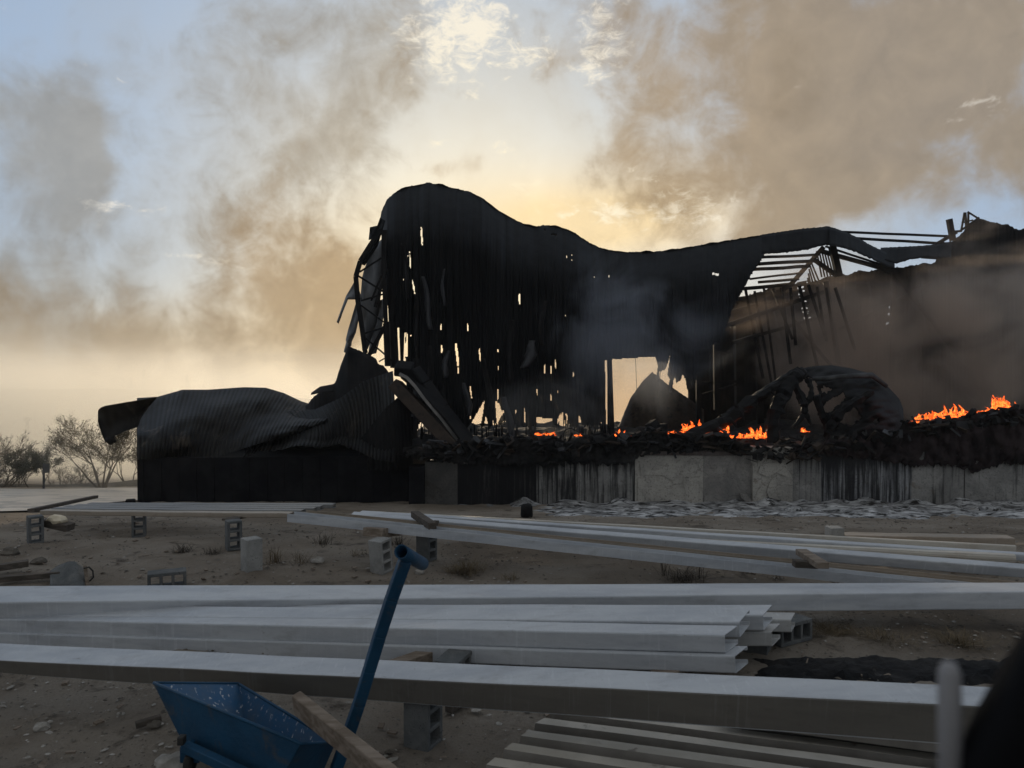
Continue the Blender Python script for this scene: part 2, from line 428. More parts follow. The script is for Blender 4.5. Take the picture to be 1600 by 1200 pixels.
M['bank'] = mat('grassy_bank', (.055, .050, .040), (.09, .08, .062), 1.5, .95, .5, spec=.1)
M['hill'] = mat('dry_hill', (.12, .11, .09), (.17, .155, .12), .01, .95, 0, spec=.05)
M['ash'] = mat('white_ash', (.20, .195, .19), (.72, .71, .70), 2.6, .95, .9, stretch=(.8, 1.2, 1), lo=.38, hi=.68, detail=10, c=(.03, .028, .026), cs=4.5, clo=.48, chi=.62, bscale=14, bdist=.06, spec=.1)

# ------------------------------------------------------------------ terrain
def ss(a, b, x):
    t = max(0.0, min(1.0, (x - a) / (b - a))); return t * t * (3 - 2 * t)
PROF = [(0, 0), (9, 0), (11, -.12), (14, -.48), (17, -.85), (19, -1.0), (23, -1.35), (30, -2.3), (50, -4.8), (100, -11), (300, -34), (600, -76), (900, -118)]
def zg(x, y):
    z = interp(PROF, max(y, 0))
    z -= .16 * ss(-2.0, -4.6, x) * ss(3.6, 5.5, y) * (1 - ss(7.4, 9.0, y))
    if y < 40:
        z += .05 * (noise.noise(Vector((x * .45, y * .45, 3.3)))) + .018 * noise.noise(Vector((x * 2.1, y * 2.1, 1.3)))
    return z
def G(px, py, lift=0.0):
    lo, hi = 1.5, 1.5
    d = px_dir(px, py)
    def h(Y):
        p = EYE + d * (Y / d.y); return p.z - zg(p.x, p.y)
    while hi < 880 and h(hi) > 0: lo = hi; hi *= 1.04
    for _ in range(40):
        m = (lo + hi) / 2
        if h(m) > 0: lo = m
        else: hi = m
    p = EYE + d * (lo / d.y)
    return Vector((p.x, p.y, p.z + lift))
def build_ground():
    xs = []
    ys = [-30, -12, -5, -2, 0, 1] + frange(1.6, 12, 150) + frange(12.2, 24, 70)[0:] + [25, 26, 27, 28, 30, 33, 36, 40, 46, 54, 64, 80, 100, 140, 200, 300, 450, 600, 760, 900]
    us = frange(-1.0, 1.0, 210)
    V = []; Fc = []
    for y in ys:
        half = max(9.0, abs(y) * 1.15 + 4)
        for u in us:
            x = u * half
            dz = 0
            if 1 < y < 24:
                dz = .028 * noise.fractal(Vector((x * 3.1, y * 3.1, 0)), 1.0, 2.0, 5) + .02 * max(0, noise.noise(Vector((x * 6, y * 6, 5))))
            V.append((x, y, zg(x, y) + dz - .01))
    n = len(us)
    for j in range(len(ys) - 1):
        for i in range(n - 1): Fc.append((j * n + i, j * n + i + 1, (j + 1) * n + i + 1, (j + 1) * n + i))
    o = mesh_obj('ground', V, Fc, M['ground'], None, True); tag(o, kind='structure')
build_ground()

# hills on the horizon
hv = []; hf = []
hn = 80
for i in range(hn + 1):
    x = -620 + 1240 * i / hn
    px = 800 + x / 560 * F
    top = interp([(-600, 604), (0, 608), (170, 607), (240, 609), (330, 622), (430, 619), (520, 632), (640, 690), (1100, 700), (1400, 690), (2200, 680)], px)
    z = 2.4 - 560 * (top - 570) / F + 1.2 * noise.noise(Vector((x * .02, 0, 2)))
    hv += [(x, 500, -60), (x, 530, (z - 60) / 2 + 8), (x, 560, z), (x, 620, z - 3), (x, 760, -60)]
for i in range(hn):
    for k in range(4): hf.append((i * 5 + k, (i + 1) * 5 + k, (i + 1) * 5 + k + 1, i * 5 + k + 1))
tag(mesh_obj('hills', hv, hf, M['hill'], None, True), kind='structure')

# road on the left, lit by the low sun
def ribbon(name, m, left, right, lift, n=24, kind='structure'):
    V = []; Fc = []
    for i in range(n + 1):
        t = i / n
        a = Vector((interp([(k / (len(left) - 1), p[0]) for k, p in enumerate(left)], t), interp([(k / (len(left) - 1), p[1]) for k, p in enumerate(left)], t), 0))
        b = Vector((interp([(k / (len(right) - 1), p[0]) for k, p in enumerate(right)], t), interp([(k / (len(right) - 1), p[1]) for k, p in enumerate(right)], t), 0))
        for k in range(9):
            q = a.lerp(b, k / 8); V.append((q.x, q.y, zg(q.x, q.y) + lift))
    for i in range(n):
        for k in range(8): Fc.append((i * 9 + k, i * 9 + k + 1, (i + 1) * 9 + k + 1, (i + 1) * 9 + k))
    return tag(mesh_obj(name, V, Fc, m, None, True), kind=kind)
ribbon('road', M['road'], [(-40, 21.5), (-25, 22.6), (-14, 24.8), (-4, 28.5)], [(-30, 14.2), (-19, 15.4), (-10.5, 17.2), (-7.5, 23)], .035)
# grass bank beyond the road
bv = []; bf = []
for i in range(61):
    x = -34 + 30 * i / 60
    yc = 27.0 + (x + 34) * .17
    px = 800 + x / yc * F
    zt = P(px, interp([(-400, 770), (0, 773), (60, 768), (130, 758), (200, 752), (300, 745)], px), yc).z + .06 * noise.noise(Vector((x * 1.3, 0, 9)))
    for dy, k in ((-2.6, 0.0), (-1.7, .45), (-.9, .85), (0, 1.0), (.9, .8), (2.4, .1)):
        b = zg(x, yc + dy) - .12
        bv.append((x, yc + dy, lerp(b, max(zt, b + .2), k) + .05 * noise.noise(Vector((x * 2, dy * 3, 1)))))
for i in range(60):
    for k in range(5): bf.append((i * 6 + k, (i + 1) * 6 + k, (i + 1) * 6 + k + 1, i * 6 + k + 1))
tag(mesh_obj('earth_bank', bv, bf, M['bank'], None, True), kind='structure')

# ash and soot along the foot of the wall
def ash_h(x, y):
    return .055 * noise.fractal(Vector((x * 1.1, y * 1.6, 7)), 1.0, 2.0, 5) + .035 * noise.noise(Vector((x * 4, y * 5, 2)))
av = []; af = []
axs = frange(-1.5, 14.5, 190); ays = frange(14.6, 18.75, 60)
for y in ays:
    for x in axs:
        edge = min(ss(14.6, 16.2, y + .5 * noise.noise(Vector((x * .6, 0, 4)))), ss(-1.5, 2.0, x))
        av.append((x, y, zg(x, y) - .07 + .10 * edge + ash_h(x, y) * edge + .22 * ss(18.0, 18.7, y) * max(0, .3 + noise.noise(Vector((x * 1.7, 1, 4))))))
n = len(axs)
for j in range(len(ays) - 1):
    for i in range(n - 1): af.append((j * n + i, j * n + i + 1, (j + 1) * n + i + 1, (j + 1) * n + i))
tag(mesh_obj('ash', av, af, M['ash'], None, True), kind='stuff')

# gravel: uncountable small stones
def stones(name, m, spots, smooth=False):
    V = []; Fc = []
    for (x, y, s) in spots:
        n0 = len(V); a = random.random() * 6.28
        base = zg(x, y)
        pr = [(1, 0, 0), (.3, .9, .1), (-.8, .5, 0), (-.8, -.5, .05), (.3, -.9, 0), (.1, .1, .55), (0, 0, -.4)]
        sx, sy, sz = s * random.uniform(.7, 1.3), s * random.uniform(.5, .9), s * random.uniform(.4, .9)
        for (qx, qy, qz) in pr:
            qx *= random.uniform(.75, 1.2); qy *= random.uniform(.75, 1.2)
            X, Y_ = qx * sx, qy * sy
            V.append((x + X * math.cos(a) - Y_ * math.sin(a), y + X * math.sin(a) + Y_ * math.cos(a), base + .004 + qz * sz))
        for k in range(5):
            Fc.append((n0 + k, n0 + (k + 1) % 5, n0 + 5)); Fc.append((n0 + (k + 1) % 5, n0 + k, n0 + 6))
    return mesh_obj(name, V, Fc, m, None, smooth)
sp = []
for _ in range(21000):
    y = 3.2 + 12.5 * random.random() ** 1.25
    x = random.uniform(-1, 1) * (y * .70 + .6)
    if noise.noise(Vector((x * .7, y * .7, 8))) + random.uniform(-.5, .5) < -.15: continue
    s = .008 + .018 * random.random() ** 3 + (.030 * random.random() if random.random() < .06 else 0)
    sp.append((x, y, s))
tag(stones('gravel', M['stone'], sp[:len(sp) * 2 // 5]), kind='stuff')
M['stone_dark'] = mat('brown_stone', (.09, .078, .064), (.16, .14, .115), 5, .95, .5, spec=.1)
tag(stones('gravel', M['stone_dark'], sp[len(sp) * 2 // 5:]), kind='stuff')

# ================================================================== THE BURNT HALL
hall = thing('burnt_hall', 'tall burnt out steel hall with sagging black roof and torn hanging cladding', 'building', (2, 24, -1.0))
TOP = [(592, 352), (596, 330), (605, 310), (620, 298), (640, 290), (655, 288), (668, 284), (682, 287), (700, 291), (735, 299), (747, 306), (752, 307), (770, 322), (790, 335), (812, 346), (834, 354), (850, 351), (866, 352), (885, 357), (900, 364), (920, 378), (940, 387), (960, 391), (980, 393), (1010, 393), (1035, 391), (1060, 388), (1090, 383), (1120, 378), (1160, 371), (1200, 365), (1255, 357), (1297, 354)]
def slit(x, y0, y1, w, lean=0.0): return (x, y0, y1, w, lean)
SL = [slit(659, 355, 382, 4.5, 2), slit(641, 398, 419, 4, 2), slit(646, 437, 457, 4, 3), slit(812, 458, 475, 4.5), slit(689, 506, 516, 3.5), slit(731, 505, 517, 3), slit(690, 538, 552, 4),
      slit(714, 536, 572, 6, 3), slit(716, 574, 583, 3.5), slit(750, 544, 565, 3.4, 1), slit(778, 545, 550, 3), slit(736, 604, 622, 3.5, 2), slit(779, 572, 577, 2), slit(820, 638, 662, 3.2),
      slit(851, 568, 584, 3.2), slit(861, 571, 584, 3.4), slit(868, 561, 575, 2.4), slit(839, 607, 617, 3), slit(861, 616, 626, 3), slit(896, 581, 588, 3), slit(871, 609, 613, 2.5),
      slit(638, 398, 401, 2.5), slit(640, 393, 395, 3), slit(885, 398, 403, 2), slit(893, 396, 399, 2.2), slit(894, 404, 407, 2.4), slit(929, 432, 434, 2), slit(884, 491, 494, 2), slit(951, 428, 433, 2.4),
      slit(630, 435, 437, 2.5), slit(642, 523, 526, 2.5), slit(778, 608, 624, 3.5), slit(705, 655, 659, 4), slit(709, 662, 664, 4), slit(735, 651, 655, 3),
      slit(806, 640, 646, 3), slit(791, 642, 650, 3, -2)]
HOLES = [[(737, 660), (757, 625), (755, 645), (750, 668), (744, 668)], [(774, 626), (780, 630), (784, 642), (790, 641), (782, 652), (777, 664), (775, 650)],
         [(838, 652), (863, 654), (862, 677), (848, 675), (838, 678)], [(711, 662), (718, 662), (721, 669), (713, 668)], [(730, 668), (736, 662), (741, 669)], [(788, 663), (796, 661), (797, 667), (789, 668)],
         [(955, 561), (1024, 557), (1026, 565), (1028, 572), (1025, 592), (1030, 600), (1045, 640), (1045, 720), (955, 720)],
         [(945.5, 562), (949.5, 562), (949.5, 700), (947.5, 700), (945.5, 580)],
         [(1043, 568), (1047, 555), (1043, 585), (1047, 592), (1044, 604), (1030, 592), (1030, 580), (1039, 578)],
         [(1113, 426), (1123, 426), (1123, 430), (1113, 429)], [(847, 357), (853, 357), (853, 359), (847, 358)], [(862, 363), (870, 366), (869, 368), (861, 365)]]
RAG = [(1024, 590), (1031, 600), (1036, 603), (1041, 590), (1046, 612), (1050, 613), (1053, 589), (1058, 598), (1063, 595), (1067, 583), (1072, 597), (1075, 613), (1080, 606), (1086, 600), (1088, 590), (1091, 570), (1095, 545), (1110, 540), (1124, 535), (1146, 480), (1172, 432), (1196, 396), (1210, 395)]
def hole_fn(u, v):
    for (x, y0, y1, w, lean) in SL:
        if y0 <= v <= y1:
            t = (v - y0) / max(y1 - y0, 1)
            if abs(u - (x + lean * (t - .5) + .35 * math.sin(v * .13 + x))) < .33 * w * (.55 + .45 * math.sin(math.pi * min(max(t, .08), .92))): return True
    for h in HOLES:
        if in_poly(u, v, h): return True
    if u < 940 and v > 668 - 26 * abs(noise.noise(Vector((u * .11, 4, 0)))) - 40 * max(0, noise.noise(Vector((u * .045, 9, 0)))) and noise.noise(Vector((u * .35, v * .03, 3))) > -.05: return True
    if u > 1024 and v > interp(RAG, u) + 5 * noise.noise(Vector((u * .5, 0, 0))): return True
    # left edge, torn into strips
    if u < interp([(352, 594), (400, 600), (470, 604), (505, 612), (520, 622), (560, 634), (700, 636)], v): return True
    for (a, b, y0, y1) in ((620, 625, 512, 556), (630, 637, 520, 556)):
        if a - 0 < u < b and y0 < v < y1 and noise.noise(Vector((u * .3, v * .05, 2))) < .35: return True
    return False
def fold(u, v):
    return .30 * noise.noise(Vector((u * .035, v * .0035, 1.7))) + .13 * noise.noise(Vector((u * .12, v * .006, 5.1)))
def curtain(u, v):
    top = interp(TOP, u); s = v - top
    Y = 24.0 + fold(u, v)
    if s < 95: Y += 3.2 * (1 - s / 95) ** 2
    k = (u / 5.2) % 1.0
    Y += .045 * (abs(k - .5) * 4 - 1 if abs(abs(k - .5) - .25) < .25 else 0) * ss(20, 120, s)
    Y -= .9 * ss(480, 690, v)
    return P(u, v, Y)
edges = [590, 618, 645, 668, 692, 716, 742, 765, 790, 815, 842, 868, 893, 918, 952, 976, 1000, 1026, 1050, 1075, 1098, 1122, 1148, 1172, 1198]
for i in range(len(edges) - 1):
    a, b = edges[i], edges[i + 1]
    us = frange(a, b, int((b - a) / 1.0))
    vs_n = 170
    # rows run from the roof line of each column to the ground
    def fn(u, t): return curtain(u, lerp(interp(TOP, u) + .5 + 1.2 * noise.noise(Vector((u * .4, 0, 0))) + 2.2 * abs(noise.noise(Vector((u * .07, 3, 0)))), 694, t))
    def hl(u, t): return hole_fn(u, lerp(interp(TOP, u), 694, t))
    sheet('wall_panel', M['char_sheet'], hall, us, frange(0, 1, vs_n), fn, hl)
# roof behind the ridge line, falling away to the back
us = frange(592, 1297, 120)
sheet('roof_sheet', M['char_sheet'], hall, us, frange(0, 1, 8), lambda u, t: P(u, interp(TOP, u) + 1, 27.0 + fold(u, interp(TOP, u))) + Vector((0, 1.5 * t, -.12 * t + .1 * noise.noise(Vector((u * .05, t * 3, 0))))), lambda u, t: u > 1130 and t > .5)
# fascia band of the surviving right hand roof
def band(name, pts_top, pts_bot, Y0, Y1, n, m, lump=.06, nv=6):
    a, b = pts_top[0][0], pts_top[-1][0]
    return sheet(name, m, hall, frange(a, b, n), frange(0, 1, nv), lambda u, t: P(u, lerp(interp(pts_top, u) + 1.2 * noise.noise(Vector((u * .3, 1, 0))), interp(pts_bot, u) + 2 * noise.noise(Vector((u * .25, 4, 0))), t), lerp(Y0, Y1, (u - a) / (b - a)) - 1.2 * t + lump * noise.noise(Vector((u * .1, t * 2, 0)))))
band('roof_sheet', [(1190, 366.5), (1255, 357), (1297, 354)], [(1190, 397), (1225, 395), (1262, 390), (1283, 384), (1297, 383)], 25.2, 25.6, 60, M['char_sheet'])
band('roof_sheet', [(1296, 354), (1318, 361), (1340, 371), (1362, 384), (1382, 393), (1398, 402)], [(1296, 384), (1312, 386), (1335, 393), (1360, 404), (1388, 417), (1398, 419)], 25.4, 25.8, 60, M['char_sheet'])
band('roof_sheet', [(1376, 387), (1400, 386), (1440, 384), (1470, 381), (1486, 377)], [(1376, 404), (1400, 412), (1420, 406), (1445, 402), (1465, 403), (1486, 404)], 26.2, 26.6, 60, M['char_sheet'])
# purlins
mbs = []
def bars(name, lst, m=M['char'], parent=hall):
    for (a, b, Y0, Y1, w) in lst:
        mb = MB(); p0, p1 = P(a[0], a[1], Y0), P(b[0], b[1], Y1)
        seg = 5 if (p1 - p0).length > 1.0 else 1
        q = [p0.lerp(p1, k / seg) + (Vector((0, 0, -.02 * noise.noise(p0 * 5 + Vector((k, 0, 0))))) if 0 < k < seg else Vector()) for k in range(seg + 1)]
        for k in range(seg): mb.bar(q[k], q[k + 1], w, w)
        mb.build(name, m, parent)
bars('purlin', [((1178, 403), (1276, 398), 26, 27, .09), ((1168, 413), (1270, 408), 26.3, 27, .11), ((1168, 421.5), (1264, 416), 26.6, 27, .11), ((1172, 436), (1254, 426), 26.8, 27.2, .07), ((1185, 441), (1248, 436), 27, 27.2, .09),
                ((1150, 452), (1240, 444), 26, 27, .12), ((1135, 470), (1225, 455), 26, 27, .12), ((1125, 492), (1205, 470), 26, 27, .12),
                ((1305, 362), (1492, 369.5), 27, 28, .075), ((1310, 371), (1486, 381), 27, 28, .085), ((1282, 392), (1400, 425), 26.4, 27, .13), ((1290, 385), (1400, 421), 26, 26.6, .06), ((1456, 386), (1494, 363), 26.6, 27, .10), ((1462, 383), (1492, 367), 27.6, 28, .04),
                ((1440, 402), (1468, 404), 26.4, 26.6, .07)])
bars('truss_chord', [((1287, 386), (1236, 444), 26.3, 26.6, .15), ((1236, 444), (1140, 510), 26.6, 27, .17), ((1300, 384), (1311, 432), 25.9, 25.9, .20), ((1271, 405), (1306, 430), 26.2, 26, .14)])
lat = [((1276 + 4.2 * k, 392 + 1.0 * k), (1284 + 4.6 * k, 433 - .4 * k), 26.8, 26.8, .045) for k in range(6)]
lat += [((1266 - 1.0 * k, 406 + 7 * k), (1285 - 3.6 * k, 452 + 9 * k), 27.2, 27.2, .045) for k in range(5)]
lat += [((1246 + .9 * k, 442 + 5.4 * k), (1262 + .5 * k, 439 + 5.4 * k), 27.4, 27.4, .05) for k in range(10)]
bars('truss_web', lat)
bars('post', [((1118, 520), (1119, 640), 25.5, 25.5, .14), ((1091, 560), (1092, 690), 25.4, 25.4, .16), ((952, 558), (957, 700), 24.2, 23.6, .14), ((1154, 505), (1156, 690), 27, 27, .28), ((1186, 470), (1188, 690), 28, 28, .22)])
bars('rail', [((1092, 598), (1150, 596), 25.6, 25.8, .07), ((1092, 618), (1150, 601), 25.6, 25.8, .06), ((1122, 548), (1145, 552), 25.6, 25.6, .05)])
# the wreckage heap at the right hand end of the roof
bars('bent_post', [((1483, 342.5), (1489, 376), 25.8, 25.8, .15)])
bars('frame_bar', [((1507, 332), (1502, 360), 26, 26, .05), ((1508, 332), (1510, 357), 26, 26, .06), ((1513, 331), (1513, 354), 26, 26, .05), ((1512, 331), (1528, 341), 26, 25.8, .06), ((1503, 348), (1520, 344), 26, 26, .05), ((1488, 362), (1502, 361), 25.8, 26, .07), ((1500, 361), (1530, 340), 26, 25.8, .07)])
WT = [(1075, 520), (1120, 505), (1150, 470), (1200, 450), (1240, 442), (1270, 440), (1305, 430), (1345, 424), (1380, 420), (1420, 416), (1455, 411), (1462, 408), (1464, 398), (1476, 392), (1487, 377), (1502, 366), (1512, 353), (1528, 340), (1545, 346), (1565, 350), (1580, 355), (1600, 357), (1680, 352)]
def back_hole(u, v):
    if 1382 < u < 1400 and 425 < v < 520:
        return (v // 4.0) % 2 < 1 and abs(u - interp([(425, 1396), (470, 1394), (520, 1384)], v)) < 3.2 and noise.noise(Vector((u * .1, v * .3, 0))) > .12
    if 1238 < u < 1275 and 446 < v < 500:
        return (v % 5.4) < 2.0 and abs(u - interp([(446, 1250), (500, 1262)], v)) < 5.0
    return False
wedges = [1075, 1110, 1150, 1190, 1230, 1275, 1320, 1360, 1400, 1440, 1480, 1520, 1560, 1600, 1640, 1680]
for i in range(len(wedges) - 1):
    a, b = wedges[i], wedges[i + 1]
    def fn(u, t):
        v = lerp(interp(WT, u) + 5 * noise.noise(Vector((u * .06, 3, 0))) + 2.5 * noise.noise(Vector((u * .3, 7, 0))), 700, t)
        k = (u / 6.0) % 1.0
        return P(u, v, 29.5 + .3 * noise.noise(Vector((u * .03, v * .01, 2))) + .05 * abs(k - .5) - .5 * ss(1455, 1540, u))
    sheet('rear_wall_panel', M['char_sheet'], hall, frange(a, b, int((b - a) / 1.6)), frange(0, 1, 80), fn, lambda u, t: back_hole(u, lerp(interp(WT, u), 700, t)))
# roof slab fallen in behind the doorway
sl = [(962, 676), (975, 646), (985, 622), (1003, 597), (1019, 581), (1030, 590), (1045, 602), (1075, 622), (1100, 640)]
sheet('fallen_roof_panel', M['char_brown'], hall, frange(962, 1100, 60), frange(0, 1, 12), lambda u, t: P(u, lerp(interp(sl, u) + 1.5 * noise.noise(Vector((u * .3, 0, 0))), 700, t), 27.6 - 1.0 * t + .08 * noise.noise(Vector((u * .1, t * 3, 0)))))
bars('wire', [((993, 560), (995, 612), 24.6, 24.6, .014), ((1033, 556), (1028, 640), 24.4, 24.4, .02)])

# tangled trusses and rags hanging in the smoke under the right hand roof
rt = random.Random(5)
tb = []
DY = 2.6
for k in range(11):
    x = 1165 + 14 * k; tb.append(((x, 452 - .6 * k + rt.uniform(-4, 4)), (x + rt.uniform(8, 34), 560 + rt.uniform(-40, 50)), 27.6 - .12 * k, 27.2, .07))
tb += [((1130, 510), (1290, 455), 27, 28.4, .12), ((1145, 535), (1300, 490), 27, 28.4, .10), ((1290, 440), (1325, 660), 28.2, 28, .16), ((1396, 425), (1392, 650), 28.4, 28.4, .13), ((1240, 500), (1330, 610), 28, 27.5, .10), ((1400, 430), (1500, 560), 28.6, 28.2, .10), ((1300, 520), (1460, 440), 28.4, 28.8, .09)]
bars('truss_web', [(a, b, y0 - DY, y1 - DY, w) for a, b, y0, y1, w in tb])
for (x, y0, y1, w, m_) in ((1205, 470, 590, 16, 'char_brown'), (1232, 478, 610, 12, 'char'), (1262, 500, 600, 18, 'char_brown'), (1180, 500, 600, 10, 'char'), (1345, 440, 560, 22, 'char_brown'), (1440, 420, 520, 20, 'char')):
    V = []; Fc = []
    for i in range(15):
        t = i / 14; ww = w * (1 - .5 * t) * (1 + .4 * noise.noise(Vector((x, t * 6, 0))))
        for j in range(4): V.append(P(x + 14 * t + 5 * math.sin(t * 4 + x) + (j / 3 - .5) * ww, lerp(y0, y1, t) + 5 * noise.noise(Vector((x + j * 3, t, 4))), 27.4 + .15 * math.sin(j * 2 + t * 5)))
    for i in range(14):
        for j in range(3): Fc.append((i * 4 + j, i * 4 + j + 1, i * 4 + j + 5, i * 4 + j + 4))
    solid(mesh_obj('hanging_sheet', V, Fc, M[m_], hall, True), .01)
# loose strips of cladding hanging in front of the tall wall
M['strip'] = mat('smoke_dulled_sheet', (.022, .023, .026), (.045, .045, .048), 1.5, .5, .2, stretch=(3, 3, .4), spec=.3)
for (x0, y0, x1, y1, w, m_) in ((660, 432, 675, 515, 7, 'strip'), (694, 420, 692, 478, 3.5, 'strip'), (700, 548, 694, 590, 7, 'strip'), (834, 532, 820, 575, 14, 'strip'), (727, 598, 733, 650, 7, 'strip'), (628, 380, 640, 470, 5, 'char'), (648, 470, 655, 560, 5, 'char'), (672, 540, 668, 640, 9, 'char'), (758, 560, 765, 640, 8, 'char'), (800, 500, 796, 600, 9, 'char'), (850, 470, 846, 540, 7, 'char'), (930, 470, 924, 560, 9, 'char'), (1000, 440, 1006, 520, 10, 'char'), (648, 560, 660, 660, 12, 'char'), (790, 620, 798, 690, 10, 'strip'), (690, 610, 700, 690, 14, 'char')):
    V = []; Fc = []
    for i in range(13):
        t = i / 12; ww = w * (.7 + .5 * math.sin(t * 2.6)) * (1 + .35 * noise.noise(Vector((x0, t * 5, 0))))
        for j in range(4): V.append(P(lerp(x0, x1, t) + 2.5 * math.sin(t * 5 + x0) + (j / 3 - .5) * ww, lerp(y0, y1, t) + 4 * noise.noise(Vector((x0 + j * 3, t, 4))), 23.1 - .8 * ss(480, 690, lerp(y0, y1, t)) + .12 * math.sin(j * 1.8 + t * 3)))
    for i in range(12):
        for j in range(3): Fc.append((i * 4 + j, i * 4 + j + 1, i * 4 + j + 5, i * 4 + j + 4))
    solid(mesh_obj('hanging_strip', V, Fc, M[m_], hall, True), .01)

# left gable: curved lattice column with rags of pale lining hanging from it
lc_ = [((596, 360), (580, 381)), ((580, 381), (563, 408)), ((563, 408), (556, 432)), ((556, 432), (559, 470)), ((559, 470), (564, 502)), ((564, 502), (571, 552))]
bars('column_chord', [(a, b, 23.8, 23.8, .13) for a, b in lc_] + [((601, 360), (600, 430), 23.9, 23.9, .15), ((600, 430), (603, 505), 23.9, 23.9, .12), ((603, 505), (606, 572), 23.9, 23.8, .14), ((611, 400), (618, 572), 24.1, 24, .15)])
bars('column_web', [(a, b, 23.85, 23.9, w) for a, b, w in (((562, 425), (596, 403), .05), ((558, 430), (601, 457), .06), ((564, 470), (601, 459), .05), ((564, 477), (602, 505), .05), ((570, 521), (603, 511), .055), ((571, 528), (618, 568), .05), ((576, 556), (606, 502), .12), ((592, 565), (608, 556), .04), ((596, 430), (580, 470), .05), ((604, 420), (586, 480), .08))])
def rag(poly_l, poly_r, Y, m, n=14, name='torn_lining'):
    # a strip between two edge curves given top to bottom
    V = []; Fc = []; k = 5
    for i in range(n + 1):
        t = i / n
        L = [(j / (len(poly_l) - 1), p) for j, p in enumerate(poly_l)]; Rr = [(j / (len(poly_r) - 1), p) for j, p in enumerate(poly_r)]
        lx = interp([(q, p[0]) for q, p in L], t); ly = interp([(q, p[1]) for q, p in L], t)
        rx = interp([(q, p[0]) for q, p in Rr], t); ry = interp([(q, p[1]) for q, p in Rr], t)
        for j in range(k + 1):
            s = j / k
            V.append(P(lerp(lx, rx, s), lerp(ly, ry, s), Y + .12 * math.sin(s * 5 + t * 3) + .10 * noise.noise(Vector((s * 3, t * 4, lx)))))
    for i in range(n):
        for j in range(k): Fc.append((i * (k + 1) + j, i * (k + 1) + j + 1, (i + 1) * (k + 1) + j + 1, (i + 1) * (k + 1) + j))
    return solid(mesh_obj(name, V, Fc, m, hall, True), .006)
rag([(556, 436), (541, 462), (526, 503)], [(566, 468), (544, 468), (529, 506)], 24.3, M['pale_sheet'])
rag([(556, 474), (544, 515), (540, 532)], [(565, 478), (556, 520), (547, 540)], 24.4, M['pale_sheet'])
rag([(548, 505), (542, 530), (537, 550)], [(553, 508), (549, 540), (541, 552)], 24.6, M['pale_sheet'])
rag([(581, 388), (566, 430), (562, 480), (566, 548)], [(598, 372), (598, 440), (590, 500), (575, 545)], 24.5, M['pale_sheet'])
rag([(592, 470), (580, 520), (575, 555)], [(603, 465), (596, 520), (588, 552)], 24.6, M['pale_sheet'])
rag([(608, 380), (606, 470), (610, 575)], [(616, 378), (618, 470), (620, 575)], 24.3, M['char_sheet'])
rag([(623, 470), (624, 520), (626, 575)], [(632, 470), (632, 520), (630, 575)], 24.25, M['char_sheet'])
rag([(578, 355), (576, 375)], [(592, 352), (589, 372)], 24.2, M['char_sheet'], 6, 'wall_flap')
rag([(594, 340), (576, 390), (562, 412)], [(602, 345), (590, 385), (570, 415)], 24.0, M['char_sheet'], 8, 'wall_flap')

# ================================================================== COLLAPSED CORRUGATED ANNEX
annex = thing('collapsed_annex', 'low burnt annex at the left, its corrugated sheets slumped into black folds', 'building', (-6, 19.5, -1.05))
mb = MB()
a0, a1 = P(214, 716, 19.2), P(642, 712, 19.2)
mb.hexa([(a0.x, 19.2, -1.25), (a1.x, 19.2, -1.25), (a1.x, 23.2, -1.4), (a0.x, 23.2, -1.4), (a0.x, 19.2, a0.z), (a1.x, 19.2, a1.z), (a1.x, 23.2, a1.z), (a0.x, 23.2, a0.z)])
mb.build('lower_wall', M['soot_wall'], annex)
mb = MB()
for k in range(16):
    px = lerp(222, 636, k / 15.0); q = P(px, 716, 19.17)
    mb.box((q.x, 19.185, (q.z - 1.2) / 2), (.05, .03, q.z + 1.2))
mb.build('wall_ribs', M['soot_wall'], annex)
mb = MB()
for (xa, xb, yt, Y) in ((300, 420, 664, 21.4), (415, 545, 652, 21.0), (540, 646, 640, 20.7)):
    a0, a1 = P(xa, 716, Y), P(xb, 716, Y); zt = P(xa, yt, Y).z
    mb.hexa([(a0.x, Y, -1.2), (a1.x, Y, -1.2), (a1.x, Y + .9, -1.2), (a0.x, Y + .9, -1.2), (a0.x, Y, zt), (a1.x, Y, zt - .2), (a1.x, Y + .9, zt - .2), (a0.x, Y + .9, zt)])
mb.build('inner_wall', M['soot_wall'], annex)
AT = [(214, 622), (237, 620), (265, 609), (300, 609), (350, 605), (380, 606), (410, 614), (440, 627), (475, 637), (500, 640), (540, 600), (575, 585), (610, 575), (640, 580)]
asheets = [214, 250, 286, 322, 358, 394, 430, 468, 505]
def annex_fn(u, t):
    top = interp(AT, u)
    lean = interp([(214, 0), (260, 22), (380, 42), (500, 30)], u)
    bot = interp([(214, 718), (340, 716), (420, 690), (505, 668)], u)
    v = lerp(top, bot, t)
    uu = u + lean * ((1 - t) ** 1.3) - lean * .15
    Y = 19.25 + 2.6 * (1 - t) ** 2 + .22 * math.sin(u * .03 + t * 5) * ss(0, .3, t) + .12 * noise.noise(Vector((u * .02, t * 3, 4)))
    k = (u / 6.2) % 1.0
    rib = .03 * (1 if k < .35 else (0 if .5 < k < .85 else .5)) + .10 * noise.noise(Vector((u * .05, t * 6, 11)))
    return P(max(uu, 214), v, Y - rib)
for i in range(len(asheets) - 1):
    a, b = asheets[i], asheets[i + 1]
    sheet('roof_sheet', M['burnt_sheet'], annex, frange(a, b, 34), frange(0, 1, 26), annex_fn, smooth=False)
